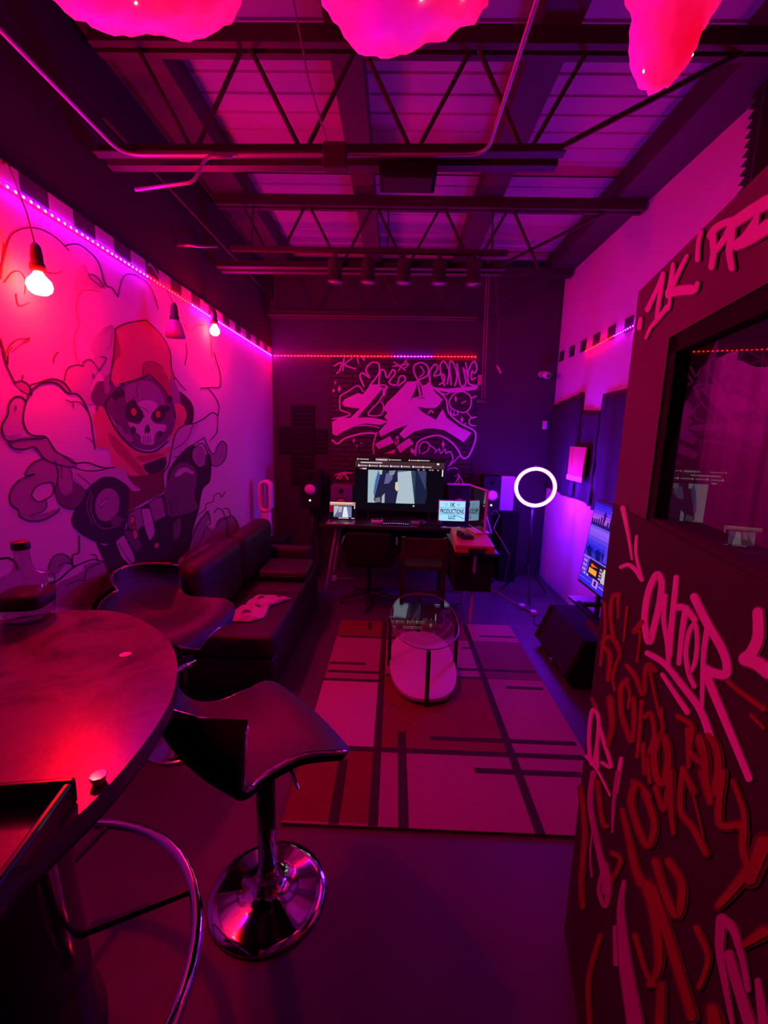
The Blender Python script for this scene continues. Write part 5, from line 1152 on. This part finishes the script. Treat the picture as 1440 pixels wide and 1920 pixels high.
for i in range(3):
    for j in range(4): MB().bb((-0.03+i*0.022, -0.05+j*0.024, 0.03), (-0.014+i*0.022, -0.034+j*0.024, 0.036)).build('key', mat('grey_key', (0.3, 0.3, 0.34), 0.5), kp)
MB().tube([(-0.045, -0.07, 0.038), (-0.05, 0.0, 0.048), (-0.045, 0.075, 0.038)], 0.014, 8).build('handset', M_BLACK, kp, True)
mo = thing('monitor', 'thin monitor with white frame turned side on, mirroring the sign', 'monitor', (0.785, 4.13, 0.7385), math.radians(-79))
MB().bb((-0.20, 0.0, 0.02), (0.20, 0.022, 0.42)).build('frame', M_WHITEPL, mo, False, 0.003)
MB().bb((-0.19, -0.002, 0.03), (0.19, 0.001, 0.41)).build('screen', mat('mirror_screen', (0.03, 0.03, 0.045), 0.03, spec=1.0, coat=1.0), mo)
MB().tube([(0.10, 0.022, 0.28), (0.10, 0.12, 0.0)], 0.006, 8).build('rear_strut', M_WHITEPL, mo); MB().bb((-0.12, -0.04, 0.0), (0.12, 0.10, 0.012)).build('foot', M_WHITEPL, mo, False, 0.003)
tag(MB().tube([(0.91, 4.15, 0.90), (0.97, 4.15, 0.95), (1.0, 4.12, 0.90), (0.95, 4.05, 0.83), (0.92, 3.98, 0.80), (0.98, 3.85, 0.70), (1.02, 3.75, 0.62), (1.03, 3.9, 0.3), (1.02, 4.3, 0.01)], 0.004, 6).build('looped_cable', mat('cable_sheath', (0.22, 0.2, 0.24), 0.5)), 'thin looped cable hanging behind the side monitor', 'cable')

# office chair and wooden chair at the desk
oc = thing('office_chair', 'dark swivel chair pushed up to the desk', 'office chair', (-0.22, 4.14, 0), math.radians(180))
rbox('seat', (-0.22, -0.2, 0.42), (0.22, 0.22, 0.49), M_RUBBER, oc, 0.03)
rbox('backrest', (-0.2, 0.2, 0.5), (0.2, 0.26, 0.80), M_RUBBER, oc, 0.05) if False else MB().bb((-0.21, 0.19, 0.42), (0.21, 0.25, 0.74)).build('backrest', M_RUBBER, oc, True, 0.028, 3)
MB().lathe([(0.025, 0.08), (0.025, 0.42)], 12).build('column', M_BLACK, oc, True)
for k in range(5):
    a = 2*PI*k/5 + 0.3; MB().tube([(0, 0, 0.1), (0.26*math.cos(a), 0.26*math.sin(a), 0.06)], 0.017, 8).build('spoke', M_BLACK, oc)
    MB().lathe([(0.02, -0.012), (0.028, -0.006), (0.028, 0.006), (0.02, 0.012)], 12, (0.27*math.cos(a), 0.27*math.sin(a), 0.028), 'X').build('caster', M_BLACK, oc, True)
for x in (-0.26, 0.26): MB().tube([(x*0.85, 0.1, 0.44), (x, 0.1, 0.60), (x, -0.12, 0.62)], 0.013, 8).build('armrest', M_BLACK, oc)
wc = thing('wooden_chair', 'dark red wooden chair facing the desk', 'chair', (0.29, 4.13, 0), math.radians(180))
MB().bb((-0.21, -0.2, 0.40), (0.21, 0.2, 0.44)).build('seat', M_WOODRED, wc, False, 0.006)
MB().bb((-0.21, 0.185, 0.52), (0.21, 0.205, 0.70)).build('back_panel', M_WOODRED, wc, False, 0.006)
for x in (-0.19, 0.19):
    MB().bb((x-0.018, 0.18, 0), (x+0.018, 0.216, 0.71)).build('back_leg', M_WOODRED, wc); MB().bb((x-0.018, -0.2, 0), (x+0.018, -0.164, 0.40)).build('front_leg', M_WOODRED, wc)
MB().bb((-0.19, 0.19, 0.17), (0.19, 0.206, 0.20)).build('stretcher', M_WOODRED, wc)

# ================================================================== RIGHT SIDE: television, stand, wedge speaker
T2 = thing('television', 'tilted television on a black stand showing a blue game menu', 'television', (1.34, 3.07, 0.64))
tilt = 0.115
ux = Vector((0, -0.97, 0)); uz = Vector((tilt*0.56, 0, 0.555)); nn_ = ux.cross(uz).normalized()
if nn_.x > 0: nn_ = -nn_
rot = Matrix((ux.normalized(), -nn_, uz.normalized())).transposed()
MB().box(ux*0.5 + uz*0.5 - nn_*0.02, (ux.length+0.03, 0.036, uz.length+0.035), rot).build('bezel', M_BLACK, T2, False, 0.003)
so2 = Vector((0, 0, 0)) + nn_*0.0
MB().add([so2, so2+ux, so2+ux+uz, so2+uz], [(0, 1, 2, 3)]).build('screen', emit('screen_blue', (0.03, 0.03, 0.5), 1.0, True), T2)
def t2(pts, rgb, lay=1, st=1.0, nm='picture_patch'):
    if rgb[2] > 1.4*rgb[0] or rgb[2] > 0.5: rgb = (rgb[0]*0.85, rgb[1]*0.42, rgb[2]*1.3)
    screen_item(T2, so2, ux, uz, nn_, pts, rgb, st, lay, nm)
for i, c in enumerate(((0.05,0.03,0.62),(0.09,0.04,0.62),(0.20,0.07,0.65),(0.42,0.14,0.62),(0.62,0.22,0.55),(0.35,0.14,0.55))): t2(R4(0, i*0.042, 1, (i+1)*0.042), c)
t2([(0.26,0.03),(0.275,0.04),(0.265,0.065),(0.25,0.06)], (0.9, 0.85, 1.0), 3, 1, 'moon')
r = random.Random(5)
sky = [(0.0, 0.27)]
u = 0.0
while u < 1.0:
    h = 0.03 + 0.075*r.random()*(1.5 if 0.12 < u < 0.3 else 0.8); sky += [(u, 0.26-h), (u+0.02, 0.26-h)]; u += 0.032; sky += [(u-0.010, 0.235), (u, 0.235)]
sky += [(1.0, 0.27)]
t2(sky, (0.03, 0.015, 0.12), 2, 1, 'skyline')
t2(R4(0.165, 0.08, 0.19, 0.2), (0.03, 0.015, 0.13), 3, 1, 'skyline'); t2([(0.15,0.12),(0.178,0.09),(0.205,0.12),(0.178,0.135)], (0.03, 0.015, 0.13), 3, 1, 'skyline')
for i, c in enumerate(((0.20,0.17,0.62),(0.33,0.25,0.72),(0.30,0.2,0.68),(0.16,0.12,0.62),(0.08,0.08,0.62),(0.035,0.05,0.6),(0.02,0.03,0.5))): t2(R4(0, 0.25+i*0.05, 1, 0.30+i*0.05), c)
for k in range(9):
    u0 = 0.03+k*0.11+r.random()*0.03; t2([(u0,0.62),(u0-0.02,0.56),(u0+0.02,0.52),(u0+0.045,0.55),(u0+0.07,0.53),(u0+0.06,0.6),(u0+0.08,0.64),(u0+0.02,0.66)], (0.012, 0.012, 0.13), 2, 1, 'figure')
t2(R4(0.28, 0.45, 0.42, 0.64), (0.12, 0.1, 0.55), 3, 1, 'menu_panel')
for i in range(5): t2(R4(0.33, 0.48+i*0.028, 0.37, 0.495+i*0.028), (0.5, 0.5, 0.9), 4, 1, 'menu_line')
t2(R4(0, 0.66, 1, 0.69), (0.42, 0.25, 0.75), 2, 1, 'menu_bar'); t2(R4(0, 0.69, 1, 0.9), (0.13, 0.08, 0.5), 2, 1, 'menu_panel')
for i in range(3): t2(R4(0.015, 0.71+i*0.055, 0.075, 0.74+i*0.055), (0.55, 0.4, 0.8), 3, 1, 'menu_tile')
t2(R4(0.10, 0.675, 0.50, 0.88), (0.012, 0.012, 0.03), 3, 1, 'menu_card'); t2([(0.13,0.73),(0.16,0.715),(0.18,0.725),(0.24,0.735),(0.18,0.75),(0.15,0.762)], (1.0, 0.10, 0.02), 4, 1, 'card_emblem'); t2(R4(0.12, 0.775, 0.235, 0.84), (1.0, 0.36, 0.04), 4, 1, 'card_button')
for i in range(4): t2(R4(0.27, 0.72+i*0.036, 0.30+0.012*(i % 2), 0.742+i*0.036), (0.7, 0.65, 0.6), 4, 1, 'card_figure')
t2(R4(0.31, 0.73, 0.42, 0.87), (0.5, 0.55, 0.5), 4, 1, 'card_image'); t2(R4(0.32, 0.70, 0.41, 0.735), (0.75, 0.7, 0.15), 5, 1, 'card_image'); t2(R4(0.35, 0.76, 0.39, 0.86), (0.75, 0.8, 0.75), 5, 1, 'card_image')
for u0 in (0.05, 0.10): t2(R4(u0, 0.865, u0+0.03, 0.888), (0.8, 0.7, 1.0), 4, 1, 'icon')
t2(R4(0, 0.90, 1, 1), (0.05, 0.045, 0.62), 2, 1, 'menu_panel'); t2(R4(0.205, 0.875, 0.285, 0.965), (0.7, 0.55, 0.85), 4, 1, 'icon_tile'); t2(R4(0.228, 0.89, 0.262, 0.95), (0.03, 0.02, 0.12), 5, 1, 'icon'); t2(R4(0.30, 0.915, 0.42, 0.93), (0.6, 0.45, 0.8), 4, 1, 'menu_line'); t2(R4(0.0, 0.935, 0.19, 0.945), (0.25, 0.2, 0.8), 4, 1, 'menu_line')
for y in (-0.25, -0.75): MB().bar((-0.06, y, -0.087), (0.14, y, -0.087), 0.025, 0.012).build('foot', M_BLACK, T2)
for y in (-0.25, -0.75): MB().bb((0.02, y-0.012, -0.085), (0.045, y+0.012, 0.02)).build('neck', M_BLACK, T2)
ts = thing('tv_stand', 'low black stand carrying the tilted television', 'stand', (1.47, 2.40, 0))
MB().bb((-0.23, -0.6, 0.525), (0.27, 0.58, 0.545)).build('top_shelf', M_GLOSSBLACK, ts, False, 0.003); MB().bb((-0.1, -0.58, 0.2), (0.27, 0.22, 0.22)).build('lower_shelf', M_GLOSSBLACK, ts)
for y in (-0.5, 0.38): MB().bb((0.06, y-0.03, 0.0), (0.25, y+0.03, 0.526)).build('side_panel', M_RUBBER, ts)
MB().bb((-0.22, -0.55, 0.44), (-0.12, 0.30, 0.50)).build('soundbar', mat('soundbar_cloth', (0.06, 0.06, 0.1), 0.7), ts, False, 0.01)
ws = thing('wedge_speaker', 'black wedge stage speaker on the floor with a worn wooden edge', 'speaker', (1.40, 3.03, 0))
pr = [(-0.19, 0.0), (-0.235, 0.07), (-0.13, 0.34), (0.06, 0.34), (0.06, 0.0)]
mb = MB(); k = len(pr); mb.v = [(x, -0.33, z) for x, z in pr] + [(x, 0.30, z) for x, z in pr]
mb.f = [tuple(range(k)), tuple(reversed(range(k, 2*k)))] + [(i, k+i, k+(i+1) % k, (i+1) % k) for i in range(k)]; mb.build('cabinet', M_RUBBER, ws)
MB().add([(-0.237, -0.30, 0.08), (-0.237, 0.27, 0.08), (-0.137, 0.27, 0.335), (-0.137, -0.30, 0.335), (-0.228, -0.30, 0.08), (-0.228, 0.27, 0.08), (-0.128, 0.27, 0.335), (-0.128, -0.30, 0.335)], [(0,3,2,1),(4,5,6,7),(0,1,5,4),(1,2,6,5),(2,3,7,6),(3,0,4,7)]).build('grille', M_FOAM, ws)
MB().bar((-0.242, 0.29, 0.075), (-0.135, 0.29, 0.345), 0.03, 0.02).build('edge_trim', M_WOODRED, ws); MB().box((-0.235, -0.06, 0.055), (0.02, 0.03, 0.03)).build('badge', M_CONDUIT, ws)

# power cord and plugs on the floor
pc = thing('power_cord', 'twisted power cord with two pale plugs on the floor', 'power cord', (0, 0, 0))
MB().tube(catmull([(0.90, 4.86, 0.006), (0.93, 4.76, 0.006), (1.02, 4.64, 0.006), (1.12, 4.50, 0.006), (1.20, 4.28, 0.006), (1.26, 4.12, 0.006)], 5), 0.006, 6).build('cord', mat('orange_cord', (0.5, 0.2, 0.16), 0.5), pc)
for x, y in ((1.27, 4.09), (1.335, 3.94)): MB().box((x, y, 0.02), (0.05, 0.07, 0.038)).build('plug', M_WHITEPL, pc, False, 0.008)
MB().tube(catmull([(1.27, 4.06, 0.006), (1.30, 4.0, 0.006), (1.34, 3.92, 0.006), (1.28, 3.72, 0.006), (1.36, 3.62, 0.006), (1.46, 3.66, 0.006)], 5), 0.005, 6).build('cord', M_BLACK, pc)
pg = thing('plug_adapter', 'small white plug adapter on the floor under the desk', 'plug', (-0.64, 4.72, 0))
MB().box((0, 0, 0.03), (0.05, 0.05, 0.055)).build('body', M_WHITEPL, pg, False, 0.005); MB().tube([(0.02, 0, 0.03), (0.10, 0.05, 0.01), (0.2, 0.1, 0.006)], 0.003, 6).build('wire', M_WHITEPL, pg)
conduit('thin dark conduit running back along the top of the mural wall', [(-1.40, 2.30, 3.04), (-1.40, 3.5, 3.05), (-1.40, 5.14, 3.06)], 0.009, M_STEEL)

# ------------------------------------------------------------------ small pieces belong to the part they sit on
SUB = {'television': {'*screen': ('bezel', 'foot', 'neck', 'screen')}, 'laptop': {'*screen': ('base', 'lid', 'screen', 'key', 'touchpad'), 'key': 'base', 'touchpad': 'base'},
       'desk_phone': {'key': 'body', 'handset': 'body'}, 'drum_pad': {'pad': 'case', 'front_strip': 'case'}, 'midi_keyboard': {'key': 'case', 'indicator_light': 'case'}, 'mixer': {'knob': 'case'},
       'lightbox_sign': {'letters': 'light_panel', 'heart': 'light_panel', 'letter_rail': 'light_panel'}, 'hanging_bulb': {'reflector': 'bulb_glass'}, 'liquor_bottle': {'label_band': 'bottle_glass', 'cap': 'bottle_glass', 'liquid': 'bottle_glass'},
       'studio_speaker': {'tweeter': 'cabinet', 'power_led': 'cabinet', 'cone': 'surround'}, 'wedge_speaker': {'grille': 'cabinet', 'badge': 'cabinet', 'edge_trim': 'cabinet'}, 'spotlight': {'lens': 'can'},
       'security_camera': {'lens': 'body'}, 'bladeless_fan': {'filter_grille': 'body'}, 'bar_stool': {'rim_trim': 'seat_shell', 'height_lever': 'seat_plate'}, 'ceiling_speaker': {'grille': 'cabinet'},
       'wall_mural': {'hood_fold': 'hood', 'scarf_fold': 'scarf', 'tooth_line': 'skull_face', 'lens_slot': 'gauntlet_lens', 'nose_hole': 'skull_face', 'eye_glow': 'eye_socket'}, 'red_case': {'handle': 'lower_shell'}, 'coffee_table': {'glass_edge': 'glass_top'},
       'monitor': {'rear_strut': 'frame'}, 'folded_shirt': {'print_patch': 'cloth'}, 'wall_blanket': {'grommet': 'cloth'}, 'subwoofer_cabinet': {'woofer': 'cabinet'}, 'glass_bowl': {'rim': 'bowl'}, 'bolster_cushion': {'piping': 'pad'}}
plain = lambda o: o.name.split('.')[0]
KIDS = {}
for o in list(COL.objects):
    if o.parent: KIDS.setdefault(o.parent, []).append(o)
for root in [o for o in list(COL.objects) if o.parent is None and plain(o) in SUB]:
    rule = SUB[plain(root)]; kids = KIDS.get(root, [])
    for o in kids:
        nm = plain(o); dst = rule.get(nm)
        if dst is None and '*screen' in rule and nm not in rule['*screen']: dst = 'screen'
        if not isinstance(dst, str): continue
        hosts = [k for k in kids if plain(k) == dst]
        same = [k for k in kids if plain(k) == nm]
        if hosts: o.parent = hosts[same.index(o) % len(hosts)]
